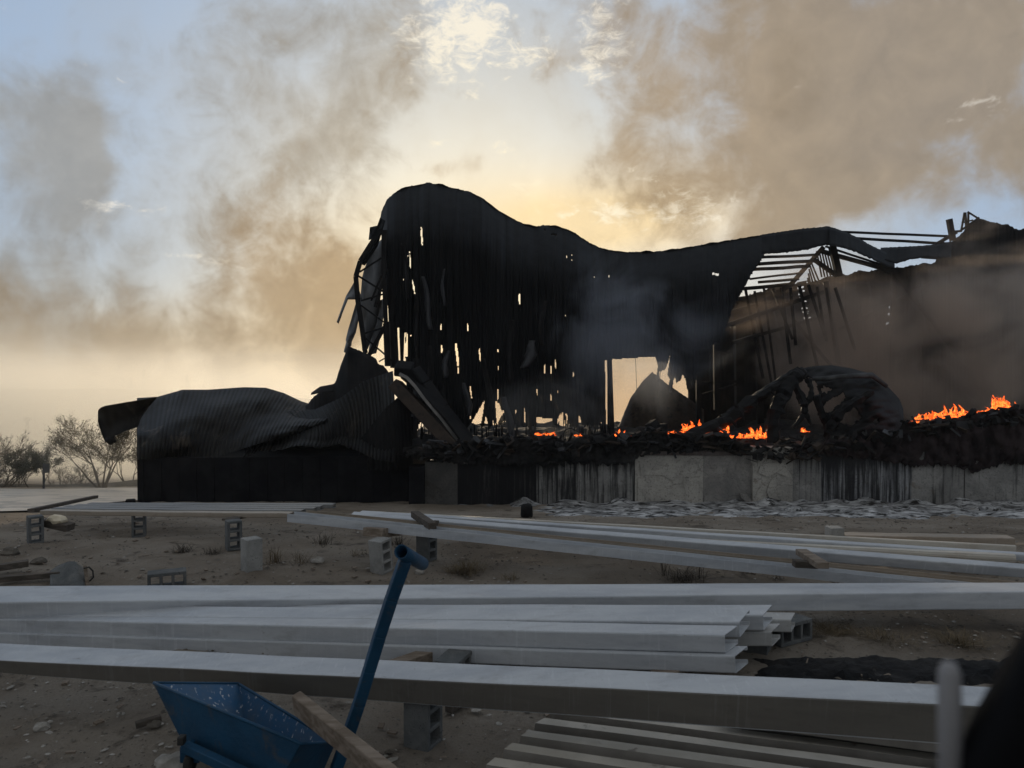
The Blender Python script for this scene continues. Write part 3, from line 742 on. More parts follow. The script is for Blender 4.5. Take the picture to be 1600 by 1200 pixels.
# second, lower ripple of sheets with a curled hem
def rip_fn(u, t):
    top = interp([(372, 672), (420, 652), (470, 640), (500, 640), (540, 622), (575, 596), (620, 580)], u)
    bot = interp([(372, 716), (400, 706), (430, 704), (460, 696), (500, 700), (530, 694), (560, 704), (590, 718), (620, 722)], u) + 3 * noise.noise(Vector((u * .15, 0, 1)))
    sw = 20 * math.sin(t * 2.4) * interp([(372, 1), (500, .8), (620, .2)], u)
    Y = 19.1 + 1.3 * (1 - t) ** 1.6 + .25 * math.sin(u * .045 + t * 2.5) - .25 * ss(.8, 1, t)
    k = (u / 6.0) % 1.0
    rib = .05 * (1 if k < .35 else (0 if .5 < k < .85 else .5))
    return P(u + sw - 8, lerp(top, bot, t), Y - rib)
for a, b in ((372, 415), (415, 458), (458, 500), (500, 530), (530, 575), (575, 622)):
    sheet('roof_sheet', M['burnt_sheet'], annex, frange(a, b, 38), frange(0, 1, 22), rip_fn, smooth=False)
# hanging skirt down to the ground at the right end
def skirt(u, t):
    k = (u / 5.5) % 1.0
    return P(u + 6 * t, lerp(interp([(560, 690), (600, 640), (645, 600), (660, 640)], u), 735 + 5 * noise.noise(Vector((u * .3, 0, 0))), t), 19.15 + .3 * math.sin(u * .06) + .05 * abs(k - .5) - .1 * t)
for a, b in ((560, 600), (600, 640)):
    sheet('roof_sheet', M['char'], annex, frange(a, b, 30), frange(0, 1, 14), skirt, smooth=False)
# the flap thrown out to the left
def flap(u, t):
    top = interp([(153, 642), (157, 637), (165, 634), (200, 628), (232, 623), (245, 620)], u)
    bot = interp([(153, 658), (158, 676), (165, 692), (176, 683), (195, 674), (216, 667), (219, 655), (232, 636), (245, 622)], u)
    return P(u, lerp(top, bot, t), 19.3 + .9 * math.sin(t * 2.2) * .6 + .05 * noise.noise(Vector((u * .1, t * 3, 0))))
sheet('torn_flap', M['burnt_sheet'], annex, frange(153, 245, 40), frange(0, 1, 12), flap)
mb = MB(); mb.tube([P(166, 686, 19.3), P(172, 689, 19.25), P(179, 686, 19.2)], [.07, .09, .08], 8, .3); mb.build('curled_end', M['char'], annex, True)
# dark plate standing up against the hall
dk = thing('bent_plate', 'black buckled steel plate standing up behind the slumped corrugated sheets', 'metal plate', (-4, 21.5, 0))
dp_t = [(474, 638), (482, 630), (490, 620), (505, 609), (516, 603), (524, 598), (532, 572), (544, 541), (560, 547), (575, 553), (588, 561), (590, 568), (600, 572), (612, 588)]
o = sheet('plate', M['char'], dk, frange(474, 612, 90), frange(0, 1, 12), lambda u, t: P(u, lerp(interp(dp_t, u) + 1.5 * noise.noise(Vector((u * .4, 0, 0))), 668, t), 21.6 - 1.2 * t + .2 * math.sin(u * .05)))
sheet('torn_edge', M['char'], dk, frange(486, 522, 16), frange(0, 1, 4), lambda u, t: P(u, lerp(interp([(486, 614), (500, 604), (522, 600)], u), interp([(486, 617), (500, 614), (522, 612)], u), t), 21.2 - .3 * t))
# fallen box beam leaning in the wreck
fb = thing('fallen_beam', 'scorched brown steel beam leaning at an angle across the wreck below the hall', 'beam', (-2.4, 19, .5))
mb = MB(); A, B = P(617, 600, 19.35), P(712, 700, 18.95)
mb.bar(A, B, .30, .56, up=Vector((0, -1, 0))); o = bevel(mb.build('web', M['char_brown'], fb), .02)
mb = MB(); A2, B2 = P(632, 586, 19.25), P(735, 700, 18.8)
q = [A2.lerp(B2, k / 8) + Vector((.10 * math.sin(k * .4), 0, .06 * math.sin(k * .39))) for k in range(9)]
for k in range(8): mb.bar(q[k], q[k + 1], .34, .06, up=Vector((.7, -.5, .5)))
mb.build('flange', M['char'], fb)
mb = MB(); q = [P(x, y, 18.95) for x, y in ((624, 584), (636, 590), (648, 603), (662, 622), (690, 655), (716, 690))]
for k in range(5): mb.bar(q[k], q[k + 1], .05, .07)
mb.build('lip', mat('bare_scorched_steel', (.16, .15, .14), (.24, .22, .2), 4, .5, .2), fb)
mb = MB(); q = [P(x, y, 19.5) for x, y in ((618, 575), (645, 578), (662, 600), (690, 640), (735, 696), (760, 705))]
for k in range(5): mb.bar(q[k], q[k + 1], .5, .25, up=Vector((.6, -.3, .6)))
bevel(mb.build('crumpled_cladding', M['char'], fb), .04)

# ================================================================== CONCRETE PLINTH WALL
wall = thing('plinth_wall', 'long soot streaked concrete and plaster wall below the burnt hall', 'wall', (4, 18.6, -1.0))
def bay(x0, x1, m, y_top=698, proud=0.0, name='wall_bay', ytop2=None):
    a, b = P(x0, 780, 18.6).x, P(x1, 780, 18.6).x
    z0 = P(x0, y_top, 18.6).z; z1 = P(x1, ytop2 or y_top, 18.6).z
    n = 14; V = []; Fc = []
    for i in range(n + 1):
        t = i / n; x = lerp(a, b, t); zt = lerp(z0, z1, t) + .02 * noise.noise(Vector((x * 2, 0, 0)))
        for k in range(9):
            z = lerp(-1.25, zt, k / 8)
            V.append((x, 18.6 - proud + .012 * noise.noise(Vector((x * 2.2, z * 2.2, 6))), z))
        V.append((x, 19.0, zt)); V.append((x, 19.0, -1.25))
    for i in range(n):
        for k in range(10): Fc.append((i * 11 + k, (i + 1) * 11 + k, (i + 1) * 11 + k + 1, i * 11 + k + 1))
    Fc.append(tuple(range(11))); Fc.append(tuple(n * 11 + k for k in range(11))[::-1])
    return mesh_obj(name, V, Fc, m, wall)
bay(640, 664, M['soot_wall'], 728, .14, 'corner_post')
bay(664, 715, M['wall_dim'], 722, 0); bay(715, 838, M['wall_black'], 716, .01)
bay(838, 992, M['wall_dark'], 712, 0)
bay(992, 1098, M['wall_pale'], 706, .012); bay(1098, 1174, M['wall_patch'], 704, 0)
o = bay(1174, 1236, M['wall_pale'], 699, .10, 'pilaster')
bay(1236, 1282, M['wall_streak'], 706, .01); bay(1282, 1424, M['wall_drip'], 706, 0); bay(1424, 1505, M['wall_streak'], 700, .012); bay(1507, 1600, M['wall_streak'], 698, .012); bay(1602, 1760, M['wall_streak'], 698, .01)
# cap course in dull red brickwork, and broken plaster plates standing proud
mb = MB(); a, b = P(1000, 712, 18.58), P(1172, 712, 18.58)
mb.box(((a.x + b.x) / 2, 18.7, P(1080, 708, 18.6).z), (b.x - a.x, .32, .10)); bevel(mb.build('cap_course', mat('dull_red_cap', (.07, .045, .04), (.13, .11, .10), 3, .9, .4, stretch=(2, 1, 1)), wall), .01)
def plate(poly, th, m, name='plaster_patch', Y=18.585):
    pts = [P(x, y, Y) for x, y in poly]
    V = pts + [p - Vector((0, th, 0)) for p in pts]; n = len(pts)
    Fc = [tuple(range(n))[::-1], tuple(range(n, 2 * n))] + [(i, (i + 1) % n, n + (i + 1) % n, n + i) for i in range(n)]
    return mesh_obj(name, V, Fc, m, wall)
plate([(1034, 742), (1050, 751), (1052, 757), (1066, 755), (1068, 746), (1094, 744), (1096, 722), (1000, 724), (1001, 742)], .02, M['wall_pale'])
plate([(996, 748), (1028, 750), (1040, 762), (1066, 762), (1092, 756), (1090, 786), (997, 788)], .024, M['wall_pale'])
plate([(1100, 774), (1128, 770), (1150, 776), (1152, 790), (1100, 790)], .03, M['wall_patch'])
plate([(1173, 702), (1196, 702), (1195, 714), (1188, 728), (1180, 728), (1173, 722)], .02, M['wall_pale'], Y=18.48)
plate([(1198, 703), (1214, 702), (1220, 712), (1196, 716)], .02, M['wall_pale'], Y=18.48)
plate([(1228, 702), (1238, 702), (1240, 718), (1228, 717)], .02, M['wall_pale'], Y=18.48)
plate([(1190, 724), (1226, 722), (1233, 746), (1212, 738), (1200, 746), (1184, 738)], .018, M['wall_pale'], Y=18.48)
plate([(1204, 750), (1214, 742), (1232, 752), (1230, 782), (1204, 784), (1198, 768)], .018, M['wall_pale'], Y=18.48)
plate([(1155, 770), (1166, 772), (1180, 790), (1172, 790), (1158, 778)], .06, M['wall_patch'], 'plaster_shard', 18.55)
# charred roofing slumped over the wall top
cr = thing('charred_roofing', 'lumpy black melted roofing slumped over the left half of the wall top', 'roofing', (0, 18.7, .4))
CT = [(630, 700), (680, 692), (730, 690), (760, 692), (800, 686), (815, 680), (830, 688), (850, 686), (870, 682), (885, 692), (905, 684), (920, 680), (940, 677), (955, 684), (985, 684), (1000, 680), (1030, 668), (1045, 684), (1075, 682), (1100, 680), (1130, 678), (1150, 690), (1172, 694)]
CB = [(630, 712), (700, 722), (760, 728), (800, 726), (850, 728), (900, 724), (950, 726), (985, 724), (1000, 712), (1040, 708), (1100, 702), (1172, 704)]
def roofing(tt, bb, depth):
    def fn(u, t):
        top, bot = interp(tt, u), interp(bb, u)
        v = lerp(top + 5 * noise.noise(Vector((u * .09, 0, 3))), bot + 6 * noise.noise(Vector((u * .13, 5, 0))) + 4 * noise.noise(Vector((u * .45, 8, 0))), ss(.35, 1, t) if t > .35 else 0)
        Y = 18.42 - .20 * noise.noise(Vector((u * .06, v * .06, 1))) - .12 * noise.noise(Vector((u * .15 + v * .1, v * .16, 2))) - .05 * noise.noise(Vector((u * .4, v * .35, 4))) + (depth * (1 - t / .35) if t < .35 else 0) + .10 * t
        return P(u, v, Y) + Vector((0, 0, -.25 * (1 - t / .35) if t < .35 else 0))
    return fn
sheet('melted_roofing', M['rubble'], cr, frange(630, 1172, 260), frange(0, 1, 30), roofing(CT, CB, 1.6), thick=.03)
cr2 = thing('charred_roofing', 'thick reddish black charred roofing heaped over the right half of the wall', 'roofing', (10, 18.7, .6))
CT2 = [(1236, 700), (1290, 690), (1330, 684), (1400, 676), (1412, 660), (1440, 662), (1470, 655), (1500, 652), (1520, 645), (1550, 641), (1600, 640), (1760, 632)]
CB2 = [(1236, 706), (1290, 709), (1340, 716), (1400, 722), (1420, 728), (1470, 726), (1500, 730), (1520, 738), (1560, 726), (1600, 724), (1760, 722)]
M['rubble_red'] = mat('reddish_char', (.016, .012, .013), (.045, .032, .033), 1.6, .9, .7, c=(.09, .085, .09), cs=6, clo=.66, chi=.78, spec=.15, bdist=.05)
sheet('melted_roofing', M['rubble_red'], cr2, frange(1236, 1760, 240), frange(0, 1, 34), roofing(CT2, CB2, 1.8), thick=.03)
# rubble inside the hall
rv = []; rf = []
rx = frange(-3.2, 16, 190); ry = frange(18.9, 29, 46)
for y in ry:
    for x in rx:
        z = .44 - .26 * ss(19.6, 20.6, y) + .22 * ss(7.5, 11, x) + .18 * noise.fractal(Vector((x * .9, y * .9, 3)), 1.0, 2.0, 5) + .10 * noise.noise(Vector((x * 3, y * 3, 1)))
        rv.append((x, y, z - .25 * ss(20, 19, y)))
n = len(rx)
for j in range(len(ry) - 1):
    for i in range(n - 1): rf.append((j * n + i, j * n + i + 1, (j + 1) * n + i + 1, (j + 1) * n + i))
tag(mesh_obj('rubble', rv, rf, M['rubble'], None, True), kind='stuff')
rs = random.Random(8)
for mm, cnt in (('rubble', 420), ('strip', 110), ('char_brown', 120)):
    mb = MB()
    for _ in range(cnt):
        if rs.random() < .55:
            u = rs.uniform(660, 1640); tt = interp(CT, u) if u < 1172 else (interp(CT2, u) if u > 1236 else 698)
            q = P(u, tt + rs.uniform(-4, 22), 18.3 + rs.uniform(-.05, .25))
        else:
            x = rs.uniform(-2.5, 14); y = rs.uniform(18.9, 22.5); q = Vector((x, y, .46 - .26 * ss(19.6, 20.6, y) + .22 * ss(7.5, 11, x) + rs.uniform(-.02, .12)))
        rot = Matrix.Rotation(rs.uniform(0, 6.28), 3, 'Z') @ Matrix.Rotation(rs.gauss(0, .5), 3, 'X') @ Matrix.Rotation(rs.gauss(0, .5), 3, 'Y')
        k = rs.random()
        if k < .4: mb.box(q, (rs.uniform(.2, .7), rs.uniform(.02, .05), rs.uniform(.03, .06)), rot)
        elif k < .8: mb.box(q, (rs.uniform(.12, .35), rs.uniform(.08, .25), rs.uniform(.008, .03)), rot)
        else: mb.box(q, (rs.uniform(.08, .2), rs.uniform(.08, .16), rs.uniform(.06, .14)), rot)
    tag(mb.build('scraps', M[mm], None), kind='stuff')
# wire loop
wl = MB(); wl.tube([P(x, y, 18.7) for x, y in ((881, 688), (880, 678), (884, 671), (892, 669), (902, 674), (914, 682))], .012, 6)
tag(wl.build('wire_loop', M['rubber'], None, True), 'thin black wire arching up out of the rubble by the small window', 'wire')

# ================================================================== MELTED HOOD (collapsed tank)
hood = thing('collapsed_tank', 'charred collapsed tank with ragged holes and a leg, lying on the rubble', 'tank', (8, 19.5, .4))
HT = [(1250, 578), (1262, 575), (1275, 573), (1300, 572), (1330, 577), (1352, 583), (1366, 586), (1385, 604), (1404, 624), (1410, 640), (1410, 662)]
HHOLES = [[(1281, 606), (1292, 604), (1301, 607), (1293, 614), (1284, 614)], [(1284, 634), (1303, 620), (1318, 613), (1322, 622), (1310, 632), (1298, 645), (1290, 645)],
          [(1306, 655), (1320, 642), (1334, 634), (1348, 652), (1338, 659), (1331, 667), (1316, 662)], [(1362, 658), (1371, 653), (1373, 660), (1365, 664)],
          [(1248, 598), (1264, 588), (1277, 598), (1283, 625), (1277, 642), (1288, 668), (1288, 692), (1248, 692)]]
def hood_fn(u, t):
    top = interp(HT, u); bot = 690
    v = lerp(top, bot, t)
    cx, rx_ = 1335, 80
    q = min(1.0, abs(u - cx) / rx_)
    bul = math.sqrt(max(0, 1 - q * q)) * (1 - (1 - min(1, t * 1.6)) ** 2) ** .5
    Y = 20.6 - 1.5 * bul + .20 * noise.noise(Vector((u * .03, v * .045, 3))) + .09 * noise.noise(Vector((u * .05 - v * .06, v * .13 + u * .05, 9)))
    return P(u, v, Y)
def hood_hole(u, t):
    v = lerp(interp(HT, u), 690, t)
    jx, jy = 2.5 * noise.noise(Vector((u * .2, v * .2, 0))), 2.5 * noise.noise(Vector((u * .2, v * .2, 7)))
    return any(in_poly(u + jx, v + jy, h) for h in HHOLES)
M['hood'] = mat('burnt_tank_skin', (.003, .003, .0036), (.008, .008, .009), 2.0, .6, .4, c=(.03, .03, .03), cs=3.2, clo=.66, chi=.8, spec=.18, bdist=.04)
o = sheet('tank_shell', M['hood'], hood, frange(1250, 1410, 130), frange(0, 1, 90), hood_fn, hood_hole, thick=.05)
mb = MB(); mb.tube([P(x, y, Y) for x, y, Y in ((1270, 592, 19.4), (1290, 592, 19.2), (1312, 589, 19.1), (1335, 587, 19.15), (1362, 586, 19.5), (1385, 603, 19.9))], [.05, .06, .06, .06, .07, .05], 8, .4); mb.build('rim', mat('highlit_rim', (.06, .06, .06), (.012, .012, .012), 3, .7, .4), hood, True)  # rim paler than the shell, its highlights put into the colour
def limb(name, pts, rads, m=None):
    mb = MB()
    P3 = []; R3 = []
    for i in range(len(pts) - 1):
        for k in range(4):
            t = k / 4; P3.append(P(*[lerp(pts[i][j], pts[i + 1][j], t) for j in range(3)])); R3.append(lerp(rads[i], rads[i + 1], t) * (1 + .25 * noise.noise(P3[-1] * 4)))
    P3.append(P(*pts[-1])); R3.append(rads[-1])
    mb.tube(P3, [q * (1 + .14 * math.sin(i * 2.3)) for i, q in enumerate(R3)], 8, .45)
    return mb.build(name, m or M['hood'], hood, False)
limb('leg', [(1256, 580, 19.4), (1244, 588, 19.3), (1230, 606, 19.2), (1216, 630, 19.15), (1209, 655, 19.1), (1208, 692, 19.05)], [.12, .16, .17, .17, .17, .17])
limb('strut', [(1258, 582, 19.4), (1240, 598, 19.5), (1250, 615, 19.4), (1257, 632, 19.3), (1256, 648, 19.3), (1240, 668, 19.2)], [.06, .06, .09, .10, .07, .04])
limb('strut', [(1257, 640, 19.3), (1262, 652, 19.25), (1267, 664, 19.2)], [.08, .07, .03])
limb('strut', [(1262, 592, 19.5), (1268, 606, 19.4), (1266, 622, 19.3), (1257, 634, 19.3)], [.07, .06, .07, .06])
limb('strut', [(1275, 618, 19.3), (1282, 640, 19.3), (1292, 662, 19.3), (1300, 690, 19.3)], [.10, .09, .10, .16])
limb('strut', [(1296, 668, 19.2), (1312, 645, 19.1), (1335, 628, 19.0), (1362, 612, 19.1)], [.12, .12, .12, .08])
db = thing('charred_duct', 'charred pipe sloping from the collapsed tank down to the rubble at its left', 'pipe', (6, 19.2, .5))
mb = MB(); pts = [(1250, 580, 19.35), (1225, 594, 19.3), (1195, 613, 19.25), (1165, 634, 19.2), (1140, 652, 19.1), (1115, 668, 19.0), (1085, 682, 18.9), (1050, 692, 18.8)]
P3 = []; R3 = []
for i in range(len(pts) - 1):
    for k in range(4):
        t = k / 4; P3.append(P(*[lerp(pts[i][j], pts[i + 1][j], t) for j in range(3)])); R3.append(lerp(.12, .20, i / 7) * (1 + .35 * noise.noise(P3[-1] * 5)))
mb.tube(P3, R3, 8, .55); mb.build('pipe', M['hood'], db, False)
mb = MB()
for (x, y, dx, dy) in ((1152, 636, -5, -6), (1160, 650, 4, 7), (1128, 654, -3, -6), (1206, 612, 5, 6), (1146, 660, 5, 8)):
    mb.bar(P(x, y, 19.0), P(x + dx, y + dy, 18.95), .10, .05, w1=.03)
mb.build('torn_scraps', M['char'], db)
mb = MB()
for (x, y, s) in ((1010, 676, 1), (1022, 668, 1.2), (1032, 672, 1.1), (1000, 682, .8)):
    mb.box(P(x, y, 18.8), (.28 * s, .22, .26 * s), Matrix.Rotation(x, 3, 'Y') @ Matrix.Rotation(y, 3, 'X'))
mb.bar(P(1027, 668, 18.8), P(1028, 659, 18.8), .03)
tag(bevel(mb.build('scrap_heap', M['rubble'], None), .03), 'small jagged heap of charred scrap on the wall top between two fires', 'scrap')

# ================================================================== FIRES
def fire_mat():
    m = bpy.data.materials.new('flame'); m.use_nodes = True
    T = NT(m.node_tree); T.n.clear()
    o_ = T.new('ShaderNodeOutputMaterial'); em = T.new('ShaderNodeEmission'); tr = T.new('ShaderNodeBsdfTransparent'); mx = T.new('ShaderNodeMixShader')
    pos = T.new('ShaderNodeNewGeometry').outputs['Position']
    n = T.noise(T.scalevec(pos, (1, 1, .7)), 16.0, 6, .7, .8)
    c = T.mix(T.smooth(n, .40, .66), (1.0, .085, .010), (1.0, .20, .035))
    lw = T.new('ShaderNodeLayerWeight'); lw.inputs['Blend'].default_value = .35
    face = T.math('SUBTRACT', 1.0, lw.outputs['Facing'])
    T.put(em.inputs[0], c); T.put(em.inputs[1], T.smooth(n, .40, .72, .9, 4.6))
    T.put(mx.inputs[0], T.math('MULTIPLY', T.smooth(T.noise(T.scalevec(pos, (1, 1, .7)), 15.0, 5, .68, 1.0), .38, .60), T.smooth(face, .25, .95)))
    T.l.new(tr.outputs[0], mx.inputs[1]); T.l.new(em.outputs[0], mx.inputs[2]); T.l.new(mx.outputs[0], o_.inputs[0])
    return m
M['fire'] = fire_mat()
def fire(cx, cy, w, h, Y, label, seed):
    rnd = random.Random(seed)
    V = []; Fc = []
    n_t = max(6, int(w / 1.6))
    for i in range(n_t):
        x = cx + (rnd.random() - .5) * w; hh = h * rnd.uniform(.2, 1.0) ** 1.6 * (1 - .5 * abs(x - cx) / (w / 2 + 1)); b = rnd.uniform(1.6, 4.6)
        yb = cy + rnd.uniform(-.15, .1) * h; YY = Y + rnd.uniform(-.25, .25)
        n0 = len(V); k = 7; sw = rnd.uniform(-8, 8)
        for j in range(k):
            t = j / (k - 1); r = b * (math.sin(math.pi * min(1, .22 + .78 * t)) ** .8) * (1.05 - t * .6) + .15
            px = x + sw * math.sin(t * 3.3 + i) * t; py = yb - hh * t
            for a in range(6):
                an = a * math.pi / 3
                q = P(px + r * math.cos(an), py, YY); V.append(q + Vector((0, r * math.sin(an) * YY / F, 0)))
        for j in range(k - 1):
            for a in range(6): Fc.append((n0 + j * 6 + a, n0 + j * 6 + (a + 1) % 6, n0 + (j + 1) * 6 + (a + 1) % 6, n0 + (j + 1) * 6 + a))
    tag(mesh_obj('flames', V, Fc, M['fire'], None, True), label, 'fire', 'small fires burning in the rubble')
for i, f in enumerate([(968, 683, 12, 16, 18.9, 'small lone flame at the foot of the doorway post'), (1042, 678, 20, 9, 18.9, 'low flames just right of the jagged scrap heap'), (1086, 672, 36, 18, 19.3, 'strip of flames above the low end of the sloping pipe'),
                       (1130, 676, 22, 20, 19.3, 'flames under the sloping pipe, tucked against its torn scraps'), (1180, 684, 46, 20, 19.4, 'wide flames in the gap between pipe and tank leg'), (1258, 675, 10, 8, 19.6, 'tiny flame seen under the tank between its struts'),
                       (1448, 655, 40, 12, 18.9, 'low flames on the char just right of the tank'), (1480, 653, 46, 32, 19.0, 'tallest flames on the char right of the tank'), (1520, 647, 14, 9, 19.0, 'small flame between the two tall fires at the right'), (1570, 640, 38, 32, 19.0, 'bright flames at the far right above the thick char'),
                       (852, 680, 30, 8, 19.6, 'low red embers below the small window opening'), (906, 681, 12, 7, 19.4, 'tiny embers beside the wire loop'),
                       (1066, 677, 26, 7, 19.0, 'thin line of flame between the scrap heap and the sloping pipe'), (1108, 680, 18, 9, 18.9, 'small flames in front of the low end of the pipe'), (1155, 684, 30, 9, 19.2, 'low flames below the middle of the sloping pipe'),
                       (1425, 661, 22, 8, 18.9, 'embers touching the right side of the tank'), (1500, 650, 30, 10, 19.0, 'low flames right beside the tallest flames'), (1545, 645, 26, 9, 19.0, 'low flames left of the bright flames at the far right'), (1000, 683, 22, 6, 18.9, 'faint embers left of the scrap heap')]):
    fire(*f, seed=i + 3)

# ================================================================== STEEL CHANNELS
def prof_C(w, h, t, r=.012):
    # web at the front (a = 0), flanges reaching back to a = w; origin at the front top corner
    arc_t = [(r - r * math.cos(q), -r + r * math.sin(q)) for q in (0, math.pi / 4, math.pi / 2)]
    arc_b = [(r - r * math.cos(q), -h + r - r * math.sin(q)) for q in (math.pi / 2, math.pi / 4, 0)]
    lip = .03
    return arc_b + arc_t + [(w, 0), (w, -lip), (w - t, -lip), (w - t, -t), (t, -t), (t, -h + t), (w - t, -h + t), (w - t, -h + lip), (w, -h + lip), (w, -h)]
def prof_U(w, h, t):
    return [(0, -h), (0, 0), (t, 0), (t, -h + t), (w - t, -h + t), (w - t, 0), (w, 0), (w, -h)]
def prof_Z(w, h, t):
    return [(0, 0), (0, -h), (t, -h), (t, -t), (w, -t), (w, 0)]
def channel(p0, p1, prof, m, label, group, roll=(0, 0), sag=0.0, bend=0.0, n=24, name='steel_channel', cat='steel channel', shear=0.0, taper=None):
    p0, p1 = Vector(p0), Vector(p1); t = (p1 - p0).normalized()
    a = Vector((0, 0, 1)).cross(t).normalized(); b = t.cross(a)
    mid = (p0 + p1) / 2
    V = []; Fc = []; k = len(prof)
    for i in range(n + 1):
        s = i / n
        r = lerp(roll[0], roll[1], s)
        aa = a * math.cos(r) + b * math.sin(r); bb = b * math.cos(r) - a * math.sin(r)
        c = p0.lerp(p1, s) - b * sag * 4 * s * (1 - s) + a * bend * 4 * s * (1 - s) + b * .006 * noise.noise(Vector((s * 9, p0.x, p0.z))) + a * .004 * noise.noise(Vector((s * 7, p0.y, 3)))
        for (x, y) in prof:
            if taper: y = y * lerp(taper, 1.0, s)
            V.append(c + aa * x + bb * y - mid + (t * x * shear if i == n else Vector()))
    for i in range(n):
        for j in range(k): Fc.append((i * k + j, (i + 1) * k + j, (i + 1) * k + (j + 1) % k, i * k + (j + 1) % k))
    Fc.append(tuple(range(k))); Fc.append(tuple(n * k + j for j in range(k))[::-1])
    bm_o = mesh_obj(name, V, Fc, m, None)
    bm_o.location = mid
    return tag(bm_o, label, cat, group)
def line(a, b, ya, yb): return P(a[0], a[1], ya), P(b[0], b[1], yb)
M['steel_dark'] = steel_mat('dark_grey_steel', (.12, .12, .12), (.20, .195, .185), (.06, .055, .05), .6, .1)  # darker grey steel for the low stack before the annex
gA = 'long steel channels stacked in the foreground'
# rear long one, across the whole picture
channel(*line((-60, 942), (1660, 923.5), 6.9, 6.9), prof_C(.34, .16, .008), M['steel'], 'long pale beam spanning the whole picture, rearmost of the foreground stack', gA, roll=(R(9), R(-3)), name='steel_beam', cat='beam')
# stack of four
channel(*line((-60, 957), (1192, 961), 7.3, 6.05), prof_C(.20, .13, .006), M['steel'], 'upper rear channel of the foreground stack, its open end furthest right', gA, roll=(R(4), R(6)), shear=.5)
channel(*line((-60, 960.5), (1155, 972), 7.1, 5.85), prof_C(.20, .13, .006), M['steel'], 'second channel of the foreground stack, with a slanting cut end', gA, roll=(R(8), R(10)), shear=.5)
channel(*line((-60, 966), (1132, 992), 7.0, 5.6), prof_C(.21, .135, .006), M['steel'], 'front upper channel of the foreground stack, ending shortest at the right', gA, shear=.5)
channel(*line((-60, 987), (1148, 1025), 6.98, 5.55), prof_C(.21, .13, .006), M['steel'], 'lowest front channel of the foreground stack, above the nearest beam', gA, shear=.5)
channel(*line((-60, 975), (1205, 987), 7.3, 6.1), prof_C(.20, .12, .006), M['steel_dirty'], 'dull channel end just below the furthest reaching one in the foreground stack', gA, shear=.5)
channel(*line((600, 965), (1236, 968), 6.5, 6.35), prof_C(.18, .11, .006), M['steel_dirty'], 'dull grey channel end behind the foreground stack at its right', gA, shear=.5)
# nearest one, turned so that its web looks down
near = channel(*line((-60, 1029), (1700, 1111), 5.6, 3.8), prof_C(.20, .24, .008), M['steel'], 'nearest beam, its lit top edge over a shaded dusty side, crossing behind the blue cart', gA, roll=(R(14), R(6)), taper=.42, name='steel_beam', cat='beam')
M['web'] = steel_mat('shaded_dusty_web', (.105, .095, .082), (.13, .118, .10), (.06, .052, .044), .6, .05)  # web darkened for dust and for shade, both put into its colour
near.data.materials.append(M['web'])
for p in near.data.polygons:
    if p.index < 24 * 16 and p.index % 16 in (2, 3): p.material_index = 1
# middle stack on the right
gB = 'long channels lying in the middle of the yard'
channel(*line((449, 803), (1560, 921), 9.5, 7.4), prof_U(.16, .10, .007), M['steel'], 'open topped channel, frontmost of the middle stack, running down to the right', gB)
channel(*line((470, 800), (1660, 921), 9.9, 7.7), prof_U(.14, .085, .007), M['steel_brown'], 'brown stained channel lying inside the middle stack behind its front channel', gB)
channel(*line((548, 804), (1680, 895), 10.6, 8.2), prof_C(.10, .12, .007), M['steel'], 'white channel with a bluish sloping face in the middle stack', gB, roll=(R(14), R(18)))
channel(*line((562, 800), (1680, 872), 11.0, 8.7), prof_C(.09, .08, .007), M['steel'], 'second white channel behind the bluish faced one in the middle stack', gB, roll=(R(4), R(6)))
channel(*line((580, 799), (1588, 853), 11.4, 9.2), prof_C(.06, .15, .007), M['steel_warm'], 'cream channel along the back of the middle stack from its far left end', gB, roll=(R(-4), R(-4)))
channel(*line((925, 835), (1588, 868), 10.1, 8.75), prof_C(.08, .085, .007, .03), M['steel_warm'], 'short cream channel with rounded edge, ending at the right of the middle stack', gB)
channel(*line((1322, 836), (1586, 841), 10.2, 10.0), prof_C(.20, .11, .007), M['steel_brown'], 'short brown channel at the back right of the middle stack', gB)
# left rear stack
gC = 'channels stacked beside the collapsed annex'
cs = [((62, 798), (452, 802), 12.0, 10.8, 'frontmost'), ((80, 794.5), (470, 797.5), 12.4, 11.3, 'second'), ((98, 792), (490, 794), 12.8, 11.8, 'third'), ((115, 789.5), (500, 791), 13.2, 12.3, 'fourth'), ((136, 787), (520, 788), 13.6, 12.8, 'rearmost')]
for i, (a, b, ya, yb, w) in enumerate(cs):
    channel(*line(a, b, ya, yb), prof_C(.13, .07, .006), M['steel_brown'] if i == 0 else M['steel_dark'], w + ' dull channel from the front in the low stack before the annex', gC)

